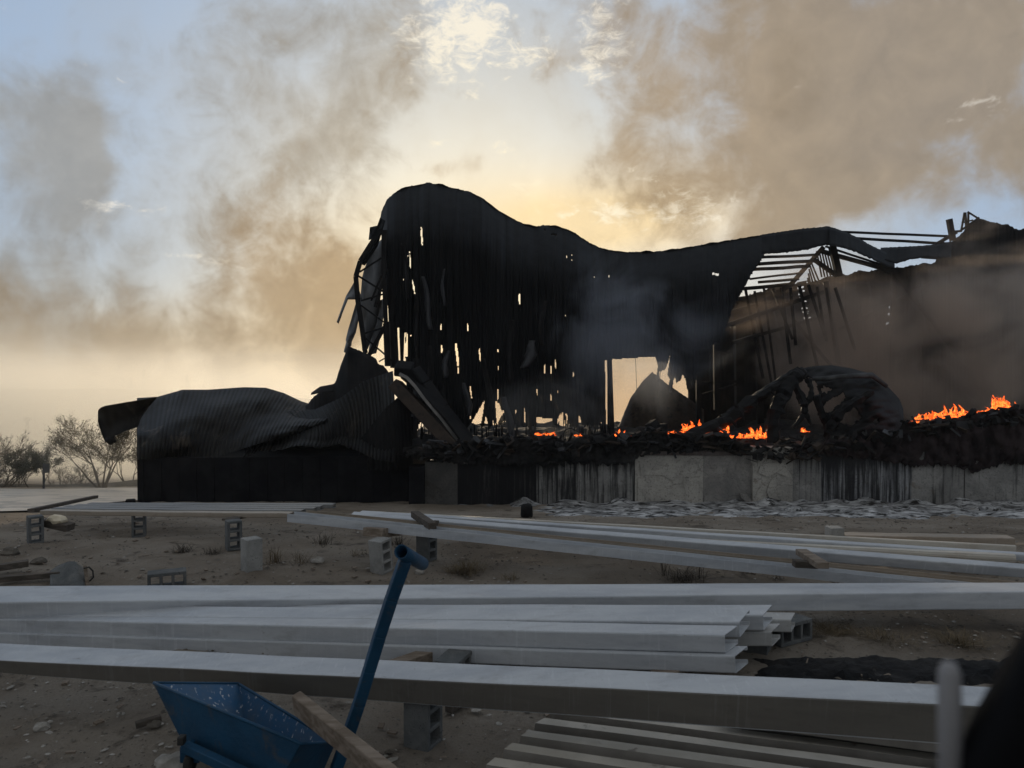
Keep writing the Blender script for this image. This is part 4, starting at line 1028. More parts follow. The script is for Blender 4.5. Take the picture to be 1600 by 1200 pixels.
# ================================================================== CONCRETE BLOCKS
def make_block(m, holes=3, L=.39, W=.19, H=.19):
    # lying on its long side, hollow cells open through the width (local y)
    wall_t = .03; cw = (L - wall_t * (holes + 1)) / max(holes, 1)
    xs = [-L / 2]
    for k in range(holes): xs += [-L / 2 + wall_t + k * (cw + wall_t), -L / 2 + wall_t + k * (cw + wall_t) + cw]
    xs.append(L / 2)
    zs = [-H / 2, -H / 2 + .035, H / 2 - .035, H / 2]
    V = []; Fc = []
    for y in (-W / 2, W / 2):
        for z in zs:
            for x in xs: V.append((x, y, z))
    nx = len(xs); lay = nx * 4
    def idx(l, j, i): return l * lay + j * nx + i
    for l in (0, 1):
        for j in range(3):
            for i in range(nx - 1):
                if j == 1 and i % 2 == 1: continue
                f = (idx(l, j, i), idx(l, j, i + 1), idx(l, j + 1, i + 1), idx(l, j + 1, i))
                Fc.append(f if l == 0 else f[::-1])
    for i in range(nx - 1):
        Fc.append((idx(0, 0, i), idx(1, 0, i), idx(1, 0, i + 1), idx(0, 0, i + 1)))
        Fc.append((idx(0, 3, i), idx(0, 3, i + 1), idx(1, 3, i + 1), idx(1, 3, i)))
    for j in range(3):
        Fc.append((idx(0, j, 0), idx(0, j + 1, 0), idx(1, j + 1, 0), idx(1, j, 0)))
        Fc.append((idx(0, j, nx - 1), idx(1, j, nx - 1), idx(1, j + 1, nx - 1), idx(0, j + 1, nx - 1)))
    for h in range(holes):
        i0, i1 = 1 + 2 * h, 2 + 2 * h
        Fc.append((idx(0, 1, i0), idx(0, 1, i1), idx(1, 1, i1), idx(1, 1, i0)))
        Fc.append((idx(0, 2, i0), idx(1, 2, i0), idx(1, 2, i1), idx(0, 2, i1)))
        Fc.append((idx(0, 1, i0), idx(1, 1, i0), idx(1, 2, i0), idx(0, 2, i0)))
        Fc.append((idx(0, 1, i1), idx(0, 2, i1), idx(1, 2, i1), idx(1, 1, i1)))
    o = mesh_obj('concrete_block', V, Fc, m, None)
    return bevel(o, .006, 2)
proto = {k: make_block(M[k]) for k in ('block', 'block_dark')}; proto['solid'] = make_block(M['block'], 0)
used_p = set()
def place_block(px, py, kind, up, yaw, label, tilt=0.0, Y=None, z=None, scale=1.0):
    p = G(px, py) if Y is None else Vector((P(px, py, Y).x, Y, z))
    if kind in used_p: o = proto[kind].copy(); col.objects.link(o)
    else: o = proto[kind]; used_p.add(kind)
    rot = Matrix.Rotation(yaw, 4, 'Z') @ Matrix.Rotation(tilt, 4, 'Y') @ (Matrix.Rotation(R(90), 4, 'Y') if up else Matrix.Identity(4))
    hz = (.195 if up else .095) * scale
    o.matrix_world = Matrix.Translation(p + Vector((0, .05, hz - .012))) @ rot @ Matrix.Scale(scale, 4)
    o.location = o.matrix_world.translation
    return tag(o, label, 'concrete block', 'concrete blocks used as supports in the yard')
place_block(391, 893, 'solid', True, R(40), 'pale solid looking block standing alone on end in the open yard')
place_block(594, 894, 'block', True, R(58), 'tilted pale block with dark cells under the left end of the middle stack', tilt=R(-6))
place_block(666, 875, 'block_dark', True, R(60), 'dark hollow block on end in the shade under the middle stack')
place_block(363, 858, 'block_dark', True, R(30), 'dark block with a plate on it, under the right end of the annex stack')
place_block(52, 848, 'block_dark', True, R(40), 'grey block on end at the far left under the annex stack')
place_block(258, 919, 'block_dark', False, R(24), 'hollow block lying on its side, its three cells facing the camera')
place_block(660, 1166, 'block_dark', True, R(64), 'nearest block, standing on end under the nearest beam', scale=.95)
place_block(1306, 868, 'solid', True, R(2), 'pale block poking up behind the cream channels of the middle stack', scale=.95)
place_block(712, 1060, 'block_dark', False, R(70), 'dark block lying in the shade under the foreground stack')
place_block(1235, 1002, 'block_dark', False, R(30), 'dark block behind the open ends of the foreground stack')
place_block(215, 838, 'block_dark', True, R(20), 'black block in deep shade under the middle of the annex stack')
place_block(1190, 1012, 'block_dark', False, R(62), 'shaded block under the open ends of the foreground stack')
# extra low supports under the stacks so that they rest on something
def timber(p0, p1, w, h, label, m='wood_dark', name='timber', cat='timber', w1=None):
    mb = MB(); p0, p1 = Vector(p0), Vector(p1); mid = (p0 + p1) / 2
    mb.bar(p0 - mid, p1 - mid, w, h, w1=w1)
    o = bevel(mb.build(name, M[m], None), .006); o.location = mid
    return tag(o, label, cat)
timber(P(582, 832, 9.05), P(612, 828, 9.5), .26, .10, 'wedge shaped timber on the tilted block under the middle stack', 'wood', w1=.3)
timber(P(648, 803, 9.75), P(676, 822, 9.0), .10, .08, 'short dark chock lying across the channels near the left of the middle stack', 'wood_dark')
timber(P(664, 820, 9.2), P(682, 818, 9.6), .07, .08, 'stub of timber wedged beside the short dark chock')
timber(P(1252, 862, 8.1), P(1286, 884, 7.4), .12, .06, 'short rounded chock resting on the front channel of the middle stack', 'wood')
timber(P(1240, 880, 7.7), P(1276, 882, 7.7), .10, .07, 'flat offcut beneath the rounded chock on the middle stack', 'wood_dark')
timber(P(355, 812, 10.7), P(398, 803, 11.6), .16, .03, 'thin plate lying on the dark block below the annex stack', 'wood_dark', 'plate', 'plate')
timber(G(48, 826, .30), G(150, 803, .36), .10, .06, 'dark timber under the left end of the annex stack')
timber(G(610, 1060, .08), G(700, 1032, .10), .12, .08, 'pale timber end showing between the foreground stack and nearest beam', 'wood')
timber(G(800, 1062, .05), G(860, 1030, .06), .05, .04, 'thin stick lying under the foreground stack')
timber(G(860, 1066, .04), G(905, 1034, .05), .05, .04, 'second thin stick beside the one under the foreground stack')
timber(G(1030, 1080, .10), G(1090, 1052, .14), .16, .06, 'flat board under the right end of the foreground stack', 'wood')
timber(G(700, 1115, .03), G(745, 1092, .03), .06, .05, 'short stick on the ground right of the nearest block')

# ================================================================== BLUE CART
ct = thing('blue_cart', 'scuffed blue tipping cart with a tall tee handle, in the foreground', 'cart', tuple(G(360, 1190)))
RA, RB, RC, RD = P(240, 1067, 4.5), P(372, 1068, 4.95), P(524, 1160, 4.35), P(470, 1162, 3.85)
ba, bb, bc, bd = P(290, 1168, 4.35), P(385, 1165, 4.7), P(492, 1232, 4.3), P(432, 1228, 3.95)
def face_grid(c00, c10, c11, c01, n=8):
    V = [c00.lerp(c10, i / n).lerp(c01.lerp(c11, i / n), j / n) for j in range(n + 1) for i in range(n + 1)]
    return V, [(j * (n + 1) + i, j * (n + 1) + i + 1, (j + 1) * (n + 1) + i + 1, (j + 1) * (n + 1) + i) for j in range(n) for i in range(n)]
def blue_inner():
    m = bpy.data.materials.new('cement_splashed_blue'); m.use_nodes = True
    T = NT(m.node_tree); bs = T.n['Principled BSDF']; oc = T.new('ShaderNodeTexCoord').outputs['Object']
    c = T.mix(T.smooth(T.noise(oc, 4, 6, .65), .35, .7), (.014, .085, .19), (.06, .10, .15))
    sp_ = T.noise(T.scalevec(oc, (36, 36, 18)), 1.0, 4, .6, .8)
    c = T.mix(T.math('MULTIPLY', T.smooth(sp_, .61, .65), T.smooth(T.noise(oc, 2.2, 3, .5), .38, .50)), c, (.50, .50, .50))
    c = T.mix(T.smooth(T.noise(oc, 7, 6, .7), .62, .75, 0, .7), c, (.16, .15, .14))
    T.put(bs.inputs['Base Color'], c); bs.inputs['Roughness'].default_value = .6
    return m
M['blue_in'] = blue_inner()
mb = MB()
for q in ((RA, RD, bd, ba), (RD, RC, bc, bd), (ba, bd, bc, bb)): mb.add(*face_grid(*q))
o = mb.build('tub', M['blue'], ct); solid(o, .006)
mb = MB()
for q in ((RB, RA, ba, bb), (RC, RB, bb, bc)): mb.add(*face_grid(*q))
o = mb.build('tub_back', M['blue_in'], ct); solid(o, .006)
mb = MB()
for p0, p1 in ((RA, RD), (RD, RC), (RC, RB), (RB, RA)): mb.tube([p0, p1], .009, 6)
mb.build('rim', M['blue'], ct, True)
mb = MB(); mb.bar(P(288, 1166, 4.2), P(430, 1232, 3.85), .05, .05); bevel(mb.build('frame_rail', M['blue'], ct), .005)
mb = MB(); mb.bar(P(300, 1160, 4.75), P(470, 1215, 4.5), .05, .05); bevel(mb.build('frame_rail', M['blue'], ct), .005)
mb = MB(); mb.bar(P(298, 1160, 4.25), P(294, 1182, 4.25), .07, .03); mb.bar(P(287, 1166, 4.2), P(287, 1192, 4.2), .012, .04); mb.bar(P(306, 1166, 4.2), P(306, 1192, 4.2), .012, .04)
bevel(mb.build('caster_fork', M['blue'], ct), .004)
wc = P(297, 1192, 4.2); mb = MB(); mb.tube([wc + Vector((-.022, 0, 0)), wc + Vector((-.015, 0, 0)), wc + Vector((.015, 0, 0)), wc + Vector((.022, 0, 0))], [.045, .055, .055, .045], 18)
w_ = mb.build('wheel', M['rubber'], ct, True)
mb = MB(); mb.box(P(284, 1156, 4.15), (.035, .05, .045)); bevel(mb.build('end_cap', M['rubber'], ct), .006)
H0, H1 = P(524, 1205, 4.25), P(634, 874, 3.95)
mb = MB(); q = [H0.lerp(H1, k / 6) + Vector((.006 * math.sin(k), .01 * math.sin(k * .9), 0)) for k in range(7)]
for k in range(6): mb.bar(q[k], q[k + 1], .062, .062, up=Vector((.3, -.95, 0)))
hd = bevel(mb.build('handle', M['blue'], ct), .006)
T0, T1 = P(627, 862, 3.80), P(660, 881, 4.28)
mb = MB(); rad = .036; n_ = 20
t_ = (T1 - T0).normalized(); a_ = t_.cross(Vector((0, 0, 1))).normalized(); b_ = t_.cross(a_)
V = []; Fc = []
for (r, s) in ((rad, 0), (rad, 1), (rad - .006, 1), (rad - .006, 0)):
    c = T0.lerp(T1, s)
    V += [c + a_ * r * math.cos(6.2832 * k / n_) + b_ * r * math.sin(6.2832 * k / n_) for k in range(n_)]
for l in range(4):
    for k in range(n_): Fc.append((l * n_ + k, l * n_ + (k + 1) % n_, ((l + 1) % 4) * n_ + (k + 1) % n_, ((l + 1) % 4) * n_ + k))
mesh_obj('grip', V, Fc, M['blue'], hd, True)
# board leaning on the cart
p0, p1 = P(464, 1098, 4.05), P(640, 1240, 3.45)
mb = MB(); mid = (p0 + p1) / 2; mb.bar(p0 - mid, p1 - mid, .055, .125, up=Vector((.35, -.55, .75)))
o = bevel(mb.build('plank', M['wood'], None), .008); o.location = mid; tag(o, 'weathered wooden plank leaning on the blue cart in front of its handle', 'plank')

# ================================================================== FIBRE CEMENT SHEETS AND DEBRIS
M['fc_dark'] = mat('shaded_sheet_side', (.16, .145, .125), (.21, .19, .165), 3, .9, .3, spec=.1)  # rib sides and troughs: their shade painted as a darker sheet colour
def corr_sheet(px0, py0, ang_pts, nr, length, lift, label, m, tiltz=.0):
    o0 = G(px0, py0, lift); e1 = (G(*ang_pts[0], lift) - o0).normalized(); e2 = (G(*ang_pts[1], lift) - o0); e2.z = 0
    width = e2.length; e2.normalize(); mid = o0
    V = []; Fc = []; us = frange(0, length, 30); prof = []
    per = width / nr
    for r in range(nr + 1):
        b0 = r * per
        prof += [(b0, 0), (b0 + .07 * per, .050), (b0 + .54 * per, .054), (b0 + .64 * per, .0)]
    for (w, h) in prof:
        for u in us:
            jag = .02 * noise.noise(Vector((w * 9, 0, 0))) if u == 0 else 0
            V.append(e1 * (u + jag) + e2 * w + Vector((0, 0, h + tiltz * u + .006 * noise.noise(Vector((u * 2, w * 3, 1))))))
    n = len(us)
    for j in range(len(prof) - 1):
        for i in range(n - 1): Fc.append((j * n + i, (j + 1) * n + i, (j + 1) * n + i + 1, j * n + i + 1))
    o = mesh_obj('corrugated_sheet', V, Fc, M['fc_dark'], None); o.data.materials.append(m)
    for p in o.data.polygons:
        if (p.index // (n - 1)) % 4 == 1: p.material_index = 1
    o.location = mid; solid(o, .008)
    return tag(o, label, 'roofing sheet')
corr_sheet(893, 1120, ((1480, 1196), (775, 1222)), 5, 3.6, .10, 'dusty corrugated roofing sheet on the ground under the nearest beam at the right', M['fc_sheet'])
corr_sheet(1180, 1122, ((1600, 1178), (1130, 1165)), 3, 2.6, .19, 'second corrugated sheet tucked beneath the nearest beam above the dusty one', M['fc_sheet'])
timber(G(-30, 902, .08), G(45, 893, .10), .10, .07, 'dark burnt timber in the scrap at the left edge')
timber(G(0, 912, .05), G(95, 905, .06), .09, .06, 'lower dark timber lying along the foot of the scrap at the left')
timber(P(133, 884, 8.6), P(137, 920, 8.5), .035, .03, 'thin pale upright stick at the right of the scrap at the left', 'wood', 'stick', 'stick')
o = sheet('metal_sheet', M['block_dark'], None, frange(78, 132, 14), frange(0, 1, 8), lambda u, t: P(u, lerp(interp([(78, 893), (90, 884), (108, 877), (122, 878), (132, 886)], u), 916, t), 8.75 - .35 * t + .05 * math.sin(u * .15)), thick=.008)
tag(o, 'dark bent metal panel leaning in the scrap heap at the left', 'metal sheet')
mb = MB(); mb.tube([P(x, y, 8.55) for x, y in ((131, 888), (139, 886), (145, 892), (146, 902), (140, 908))], .009, 6)
tag(mb.build('wire_loop', M['rubber'], None, True), 'thin dark cable curling beside the pale stick in the scrap', 'cable')
def rock(px, py, s, label, m='stone'):
    bm = bmesh.new(); bmesh.ops.create_icosphere(bm, subdivisions=2, radius=1)
    for v in bm.verts:
        v.co *= 1 + .45 * noise.noise(v.co * 1.3 + Vector((px, py, 0))); v.co.x *= s; v.co.y *= s * .8; v.co.z *= s * .55
    me = bpy.data.meshes.new('rock'); bm.to_mesh(me); bm.free(); me.materials.append(M[m])
    o = bpy.data.objects.new('rock', me); col.objects.link(o); o.location = G(px, py, s * .2)
    return tag(o, label, 'rock')
rock(496, 879, .09, 'pale flat stone beside the dry weed in the middle of the yard'); rock(66, 1138, .055, 'pale pebble lying on the bare ground at the lower left')
rock(270, 1197, .10, 'pale rock at the bottom edge by the cart caster'); rock(60, 880, .09, 'dark lump in the scrap at the left', 'stone_dark'); rock(655, 895, .06, 'small stone below the dark hollow block')
rock(1240, 800, .20, 'bluish white lump of ash standing by the foot of the pilaster', 'ash'); rock(1545, 800, .22, 'low mound of white ash at the far right by the wall', 'ash')
rock(240, 1135, .05, 'small dark clod left of the blue cart', 'stone_dark'); rock(15, 866, .12, 'brown clod at the left edge', 'stone_dark')
timber(G(212, 1140, .03), G(252, 1128, .03), .05, .04, 'short broken stub of wood on the ground left of the cart')
o = rock(100, 818, .13, 'pale crumpled plastic lit by the sun under the annex stack'); o.data.materials[0] = M['pale_cloth']; o.name = 'plastic_bag'; o['category'] = 'plastic bag'; o.location = P(90, 812, 11.2)
timber(P(70, 815, 11.25), P(110, 824, 11.2), .2, .1, 'dark debris slab under the pale plastic', 'wood_dark', 'slab', 'slab')
# black drum by the wall
mb = MB(); q = G(823, 808); mb.tube([q, q + Vector((0, 0, .05)), q + Vector((0, 0, .22)), q + Vector((0, 0, .26))], [.11, .13, .12, .08], 14, .15)
tag(mb.build('drum', M['char'], None, True), 'small soot black drum standing before the dark part of the wall', 'drum')
# lump of debris by the left corner of the annex
mb = MB(); q = G(204, 787); mb.box(q + Vector((0, 0, .05)), (.22, .2, .12), Matrix.Rotation(.4, 3, 'Z')); mb2 = bevel(mb.build('rubble_lump', M['char'], None), .03); tag(mb2, 'small black lump on the road edge at the annex corner', 'rubble')

rl = random.Random(77); mb = MB()
for _ in range(520):
    y = 3.6 + 11 * rl.random() ** 1.3; x = rl.uniform(-1, 1) * (y * .68 + .4); z = zg(x, y) + .012
    a = rl.random() * 6.28; L = rl.uniform(.03, .16)
    if rl.random() < .6: mb.bar((x, y, z), (x + L * math.cos(a), y + L * math.sin(a), z + rl.uniform(0, .025)), rl.uniform(.003, .009))
    else: mb.box((x, y, z), (rl.uniform(.02, .07), rl.uniform(.02, .05), rl.uniform(.006, .02)), Matrix.Rotation(a, 3, 'Z') @ Matrix.Rotation(rl.gauss(0, .3), 3, 'X'))
tag(mb.build('litter', M['wood'], None), kind='stuff')
# charcoal strewn over the ground behind the nearest beam
V = []; Fc = []
ga, gb = frange(1.75, 4.6, 60), frange(5.62, 6.35, 22)
for y in gb:
    for x in ga:
        e = min(ss(0, .35, x - 1.75 + .2 * noise.noise(Vector((y * 5, 0, 1)))), ss(0, .35, 4.6 - x), ss(0, .22, y - 5.62 + .1 * noise.noise(Vector((x * 4, 0, 2)))), ss(0, .22, 6.35 - y + .12 * noise.noise(Vector((x * 3.3, 0, 5)))))
        V.append((x, y, zg(x, y) - .06 + .085 * e + .035 * e * noise.fractal(Vector((x * 9, y * 9, 3)), 1.0, 2.0, 4)))
for j in range(len(gb) - 1):
    for i in range(len(ga) - 1): Fc.append((j * len(ga) + i, j * len(ga) + i + 1, (j + 1) * len(ga) + i + 1, (j + 1) * len(ga) + i))
tag(mesh_obj('charcoal', V, Fc, M['rubble'], None, False), kind='stuff')

# ================================================================== WEEDS
def weed(px, py, h, r, label, n=60, m='dry_weed', seed=0):
    rnd = random.Random(seed + px); mb = MB(); base = G(px, py)
    for _ in range(n):
        a = rnd.random() * 6.283; lean = rnd.random() ** .7; hh = h * rnd.uniform(.4, 1.0)
        p0 = Vector((rnd.gauss(0, r * .22), rnd.gauss(0, r * .22), -.02)); d = Vector((math.cos(a) * lean * r, math.sin(a) * lean * r, hh * (1 - .35 * lean)))
        p1 = p0 + d * .55 + Vector((0, 0, hh * .08)); p2 = p0 + d
        w = rnd.uniform(.0016, .0034); side = Vector((-math.sin(a), math.cos(a), 0)) * w
        mb.add([p0 - side, p0 + side, p1 + side * .8, p1 - side * .8, p2], [(0, 1, 2, 3), (3, 2, 4)])
        if rnd.random() < .5:
            a2 = rnd.random() * 6.28; e = p1 + Vector((math.cos(a2) * .25 * r, math.sin(a2) * .25 * r, hh * .25)); mb.add([p1 - side * .6, p1 + side * .6, e], [(0, 1, 2)])
    o = mb.build('dry_weed', M[m], None); o.location = base
    return tag(o, label, 'weed', 'dry weeds growing in the yard')
weed(428, 878, .26, .20, 'tall dry weed just right of the lone pale block', 70); weed(474, 880, .24, .24, 'spiky dry weed beside the pale flat stone', 50)
weed(286, 862, .16, .24, 'low dark weed in the open yard left of the dark blocks', 120, 'bark'); weed(332, 865, .13, .2, 'small dark weed left of the lone pale block', 90, 'bark')
weed(735, 893, .20, .34, 'broad brown weed under the middle stack', 220); weed(710, 894, .14, .22, 'low weed adjoining the broad brown weed', 90)
weed(1070, 905, .16, .45, 'wide dark tuft in shade under the middle stack channels', 240, 'bark'); weed(1040, 898, .40, .10, 'thin tall stems sticking up through the middle stack', 16, 'bark')
weed(1095, 905, .42, .12, 'sparse stems right of the thin tall stems in the middle stack', 14, 'bark'); weed(1215, 905, .18, .2, 'fine stems against the front channel of the middle stack', 26, 'bark')
weed(1385, 1000, .12, .35, 'flattened brown grass at the right of the foreground stack', 200); weed(1500, 1005, .14, .35, 'straw coloured tuft near the right edge behind the nearest beam', 200)
weed(1300, 985, .10, .40, 'matted dry grass behind the stack ends', 220); weed(800, 905, .12, .2, 'little weed right of the broad brown weed', 70)
weed(1150, 960, .12, .3, 'dry tuft hidden behind the long pale beam', 60); weed(190, 930, .10, .2, 'sparse weed beside the hollow block on its side', 40)
weed(560, 868, .14, .2, 'small weed left of the tilted pale block', 60); weed(620, 850, .2, .25, 'dark weed in the shade behind the tilted pale block', 80, 'bark'); weed(505, 850, .25, .25, 'dark grass in the shade between the stacks', 80, 'bark')

# ================================================================== TREES, SIGN, PYLONS
def tree(base, height, spread, label, seed, trunks=5, depth=5, leaf=0, leaf_m='leaf', lean=0.0, name='bare_shrub', leaf_s=.05, twig=.007):
    rnd = random.Random(seed); tk = MB(); cr_ = MB(); lv = MB()
    def twigbar(mb, p0, p1, w0, w1):
        t = (p1 - p0).normalized(); a = t.cross(Vector((.3, .5, .8))).normalized(); b = t.cross(a)
        V = []
        for p, w in ((p0, w0), (p1, w1)):
            for k in range(3): V.append(p + (a * math.cos(k * 2.094) + b * math.sin(k * 2.094)) * w)
        mb.add(V, [(0, 1, 4, 3), (1, 2, 5, 4), (2, 0, 3, 5)])
    def grow(p, d, ln, w, lev):
        segs = 3
        for s in range(segs):
            d = (d + Vector((rnd.gauss(0, .14), rnd.gauss(0, .14), rnd.gauss(.03, .08)))).normalized()
            q = p + d * ln / segs
            twigbar(tk if lev <= 1 else cr_, p, q, w, w * .8); p = q; w *= .8
            if lev >= 1 and lev < depth and rnd.random() < .55:
                grow(p, (d + Vector((rnd.gauss(0, .6), rnd.gauss(0, .6), rnd.gauss(.2, .3)))).normalized(), ln * rnd.uniform(.4, .65), max(w * .55, twig), lev + 1)
            if leaf and lev >= depth - 1 and rnd.random() < .45:
                for _ in range(leaf):
                    c = p + Vector((rnd.gauss(0, .07), rnd.gauss(0, .07), rnd.gauss(0, .07))) * height / 3
                    n_ = Vector((rnd.gauss(0, 1), rnd.gauss(0, 1), rnd.gauss(0, 1))).normalized(); a = n_.orthogonal().normalized() * leaf_s * rnd.uniform(.6, 1.3); b = n_.cross(a) * .55
                    lv.add([c - a, c - b, c + a, c + b], [(0, 1, 2, 3)])
        if lev < depth:
            for _ in range(rnd.choice((2, 2, 3))):
                grow(p, (d + Vector((rnd.gauss(lean * .2, .45), rnd.gauss(0, .45), rnd.gauss(.12, .25)))).normalized(), ln * rnd.uniform(.55, .8), max(w * .75, twig), lev + 1)
    for k in range(trunks):
        a = 6.283 * k / trunks + rnd.random(); s = spread * rnd.uniform(.5, 1.5)
        d = Vector((math.cos(a) * s + lean, math.sin(a) * s, 1)).normalized()
        grow(Vector((math.cos(a) * .06, math.sin(a) * .06, -.1)), d, height * .36, height * .014 + .012, 0)
    root = thing(name, label, 'tree', tuple(base))
    for mb, nm, mm in ((tk, 'trunk', M['bark']), (cr_, 'crown', M['bark']), (lv, 'foliage', M[leaf_m])):
        if mb.v:
            o = mesh_obj(nm, [v + base for v in mb.v], mb.f, mm, root)
    return root
def onbank(px, Y, py): return P(px, py, Y)
tree(P(160, 764, 28.0), 2.9, .6, 'rounded shrub with many twigs and small dry leaves by the annex corner', 4, trunks=7, depth=5, leaf=1, leaf_s=.022, twig=.004)
tree(P(205, 764, 31.0), 2.3, .55, 'hazy shrub half hidden behind the annex corner', 9, trunks=6, depth=5, leaf=1, leaf_s=.022, twig=.004)
tree(P(58, 772, 27.8), 1.75, .35, 'small dark bushy tree beside the square sign', 21, trunks=2, depth=5, leaf=2, leaf_m='leaf_dark', leaf_s=.03, name='small_tree', twig=.004)
tree(P(-10, 778, 28.2), 2.5, .75, 'large bare shrub with long arching twigs at the left edge', 33, trunks=9, depth=5, lean=.25, twig=.004)
tree(P(20, 776, 28.8), 1.7, .9, 'low bare shrub leaning right in front of the square sign', 37, trunks=7, depth=5, lean=.45, twig=.004)
tree(P(95, 768, 29.5), 1.15, .9, 'low tangle of bare twigs right of the square sign', 41, trunks=7, depth=4, lean=.3, twig=.004)
tree(P(128, 764, 29.6), 1.2, .8, 'low bare bush left of the rounded shrub', 45, trunks=6, depth=4, lean=.2, twig=.004)
tree(P(-60, 776, 31), 2.9, .7, 'taller bare shrub partly outside the left edge', 51, trunks=8, depth=5, lean=.1, twig=.004)
sg = thing('road_sign', 'small square sign on a thin post seen from behind beside the road at the left', 'sign', tuple(P(68, 782, 26)))
mb = MB(); mb.bar(P(68, 784, 26), P(68.5, 724, 26), .05); mb.build('post', M['galv'], sg)
mb = MB(); q = P(72.5, 732, 25.95); mb.box(q, (.19, .03, .30), Matrix.Rotation(R(25), 3, 'Z')); bevel(mb.build('sign_plate', M['galv'], sg), .005)
def pylon(px, ptop, pbase, Y, label):
    b = P(px, pbase, Y); h = P(px, ptop, Y).z - b.z
    root = thing('pylon', label, 'pylon', tuple(b), 'electricity pylons along the hill')
    mb = MB(); w = h * .09
    for s in (-1, 1):
        for k in (-1, 1): mb.bar(b + Vector((s * w, k * w, 0)), b + Vector((s * w * .2, k * w * .2, h)), .22, .22)
    for k in range(6):
        t0, t1 = k / 6, (k + 1) / 6; w0, w1 = w * (1 - .8 * t0), w * (1 - .8 * t1)
        mb.bar(b + Vector((-w0, 0, h * t0)), b + Vector((w1, 0, h * t1)), .14); mb.bar(b + Vector((w0, 0, h * t0)), b + Vector((-w1, 0, h * t1)), .14)
    mb.build('tower', M['galv'], root)
    for t in (.72, .84, .95):
        mb = MB(); mb.bar(b + Vector((-h * .16, 0, h * t)), b + Vector((h * .16, 0, h * t)), .22); mb.build('crossarm', M['galv'], root)
pylon(225, 577, 611, 545, 'tallest faint lattice pylon on the hazy hill, middle of three')
pylon(204, 589, 611, 545, 'faint lattice pylon on the hill, left of the tallest'); pylon(293, 586, 618, 545, 'faint lattice pylon right of the tallest, just above the annex roof')
pl = thing('utility_pole', 'pale hazy utility pole with a short crossarm beyond the trees at the left', 'utility pole', tuple(P(42, 715, 75)))
mb = MB(); mb.bar(P(42, 740, 75), P(42.5, 652, 75), .22); mb.build('pole', M['galv'], pl); mb = MB(); mb.bar(P(37, 655, 75), P(49, 655, 75), .18); mb.build('crossarm', M['galv'], pl)

# ================================================================== THE VEHICLE'S MIRROR AND AERIAL CLOSE TO THE CAMERA
mr = thing('car_mirror', 'black wing mirror of the vehicle, blurred at the right edge', 'car mirror', tuple(P(1580, 1150, .45)))
MT = [(1500, 1205), (1506, 1170), (1514, 1140), (1530, 1108), (1552, 1070), (1575, 1030), (1600, 990), (1640, 950), (1720, 930), (1800, 960)]
def mirror(sgn):
    def fn(u, t):
        top = interp([(p[0], p[1]) for p in MT], u); v = lerp(top, 1420, t)
        e = math.sin(math.pi * min(1, (u - 1500) / 300)) ** .5 * math.sin(math.pi * min(.5, t * 1.2)) ** .5
        return P(u, v, .45 - sgn * .036 * e)
    return fn
us_ = [1500 + 300 * (k / 40) for k in range(41)]
sheet('housing', M['black_plastic'], mr, us_, frange(0, 1, 20), mirror(1), thick=.003); sheet('glass_side', M['black_plastic'], mr, us_, frange(0, 1, 20), mirror(-1), thick=.003)
ae = MB(); pa = P(1483, 1036, .45); pb = P(1487, 1330, .45)
ae.tube([pa, pa.lerp(pb, .05), pa.lerp(pb, .3), pb], [.0038, .0062, .0066, .007], 12)
M['aerial'] = mat('pale_grey_plastic', (.22, .21, .21), (.27, .26, .26), 8, .5, 0)
tag(ae.build('aerial', M['aerial'], None, True), 'blurred pale grey stub beside the black wing mirror', 'aerial')

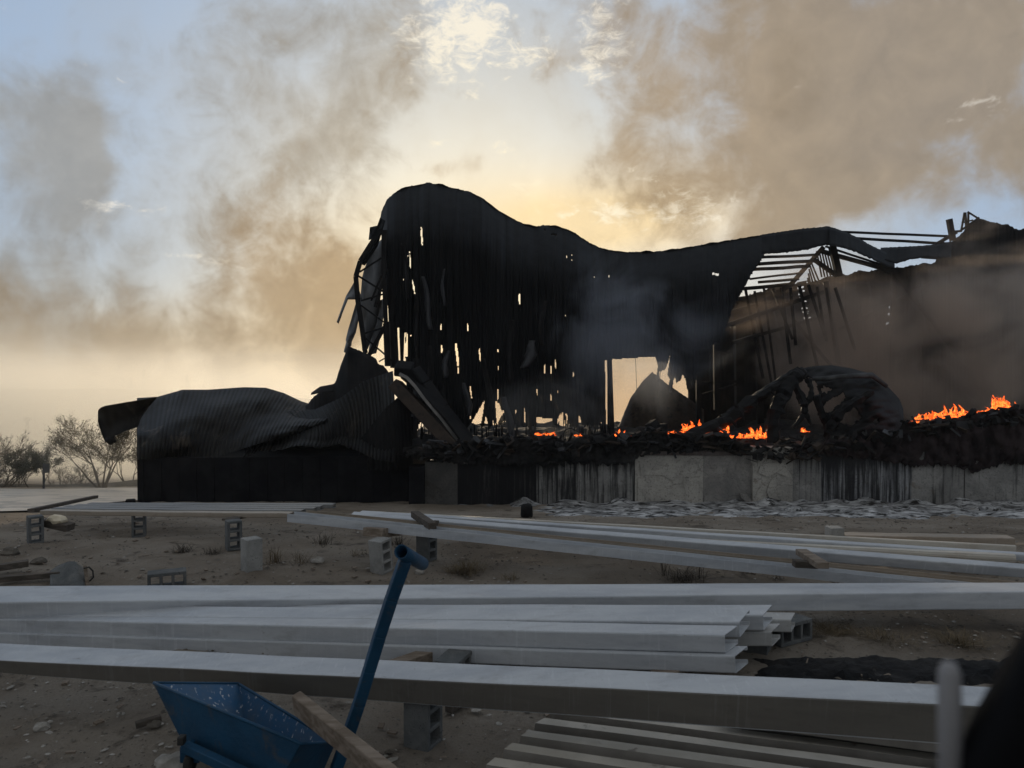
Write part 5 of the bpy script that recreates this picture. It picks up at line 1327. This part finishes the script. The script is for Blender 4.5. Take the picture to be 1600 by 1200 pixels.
# ================================================================== SMOKE AND HAZE
def smoke(name, c, s, dens, color, scale, lo, hi, seed, aniso=.2, detail=5, power=1.0, bottom=False, stretch=(1, 1, 1), core=.25):
    mb = MB(); mb.box((0, 0, 0), (2, 2, 2))
    m = bpy.data.materials.new(name); m.use_nodes = True
    T = NT(m.node_tree); T.n.clear()
    o_ = T.new('ShaderNodeOutputMaterial'); pv = T.new('ShaderNodeVolumePrincipled'); T.l.new(pv.outputs[0], o_.inputs['Volume'])
    oc = T.new('ShaderNodeTexCoord').outputs['Object']; pos = T.new('ShaderNodeNewGeometry').outputs['Position']
    r = T.vmath('LENGTH', oc, out=1)
    fall = T.smooth(r, core, .98, 1, 0)
    n = T.noise(T.vmath('ADD', T.scalevec(pos, stretch), (seed, seed * .7, seed * .3)), scale, detail, .58, .6)
    d = T.smooth(T.math('ADD', n, T.math('MULTIPLY', T.math('SUBTRACT', fall, 1.0), .30)), lo, hi)
    T.put(pv.inputs['Density'], T.math('MULTIPLY', T.math('MULTIPLY', d, fall), dens))
    pv.inputs['Color'].default_value = color; pv.inputs['Anisotropy'].default_value = aniso
    o = mb.build(name, m, None); o.location = c; o.scale = s
    tag(o, kind='stuff')
    return o
# thin blue grey veil in front of the hanging wall
c = P(1000, 520, 22.3); smoke('smoke', c, (4.2, 1.2, 3.8), .46, (.66, .70, .78, 1), .55, .30, .62, 2.0)
c = P(880, 640, 21.6); smoke('smoke', c, (4.0, 1.6, 1.6), .28, (.70, .69, .67, 1), .6, .36, .66, 6.0)
# dense brown smoke rolling through the right half
c = P(1390, 560, 24.6); smoke('smoke', c, (7.2, 3.6, 4.2), .75, (.66, .54, .45, 1), .42, .36, .62, 9.0, core=.4)
c = P(1560, 470, 23.0); smoke('smoke', c, (4.4, 2.4, 4.4), .42, (.70, .60, .52, 1), .5, .36, .62, 14.0)
c = P(1280, 470, 26.0); smoke('smoke', c, (5.0, 2.6, 3.4), .26, (.70, .58, .49, 1), .6, .38, .62, 33.0)
# smoke drifting low behind the annex on the left
c = P(110, 700, 46); smoke('smoke', c, (34, 20, 9.5), .12, (.985, .955, .87, 1), .12, .15, .6, 21.0, aniso=.5)
c = P(110, 735, 26.5); smoke('smoke', c, (9, 3.2, 2.4), .10, (.97, .93, .84, 1), .5, .32, .65, 27.0, aniso=.35)
smoke('smoke', Vector((-95, 190, -12)), (110, 80, 22), .009, (.985, .955, .88, 1), .03, .05, .5, 41.0, aniso=.4, core=.5)
# the air itself
mb = MB(); mb.hexa([(-1150, -60, -122), (1150, -60, -122), (1150, 950, -122), (-1150, 950, -122), (-1150, -60, 15.0), (1150, -60, 15.0), (1150, 950, 15.0), (-1150, 950, 15.0)])
m = bpy.data.materials.new('haze'); m.use_nodes = True; T = NT(m.node_tree); T.n.clear()
o_ = T.new('ShaderNodeOutputMaterial'); pv = T.new('ShaderNodeVolumePrincipled'); T.l.new(pv.outputs[0], o_.inputs['Volume'])
pv.inputs['Color'].default_value = (.90, .86, .78, 1); pv.inputs['Density'].default_value = .0005; pv.inputs['Anisotropy'].default_value = .1
tag(mb.build('haze', m, None), kind='stuff')
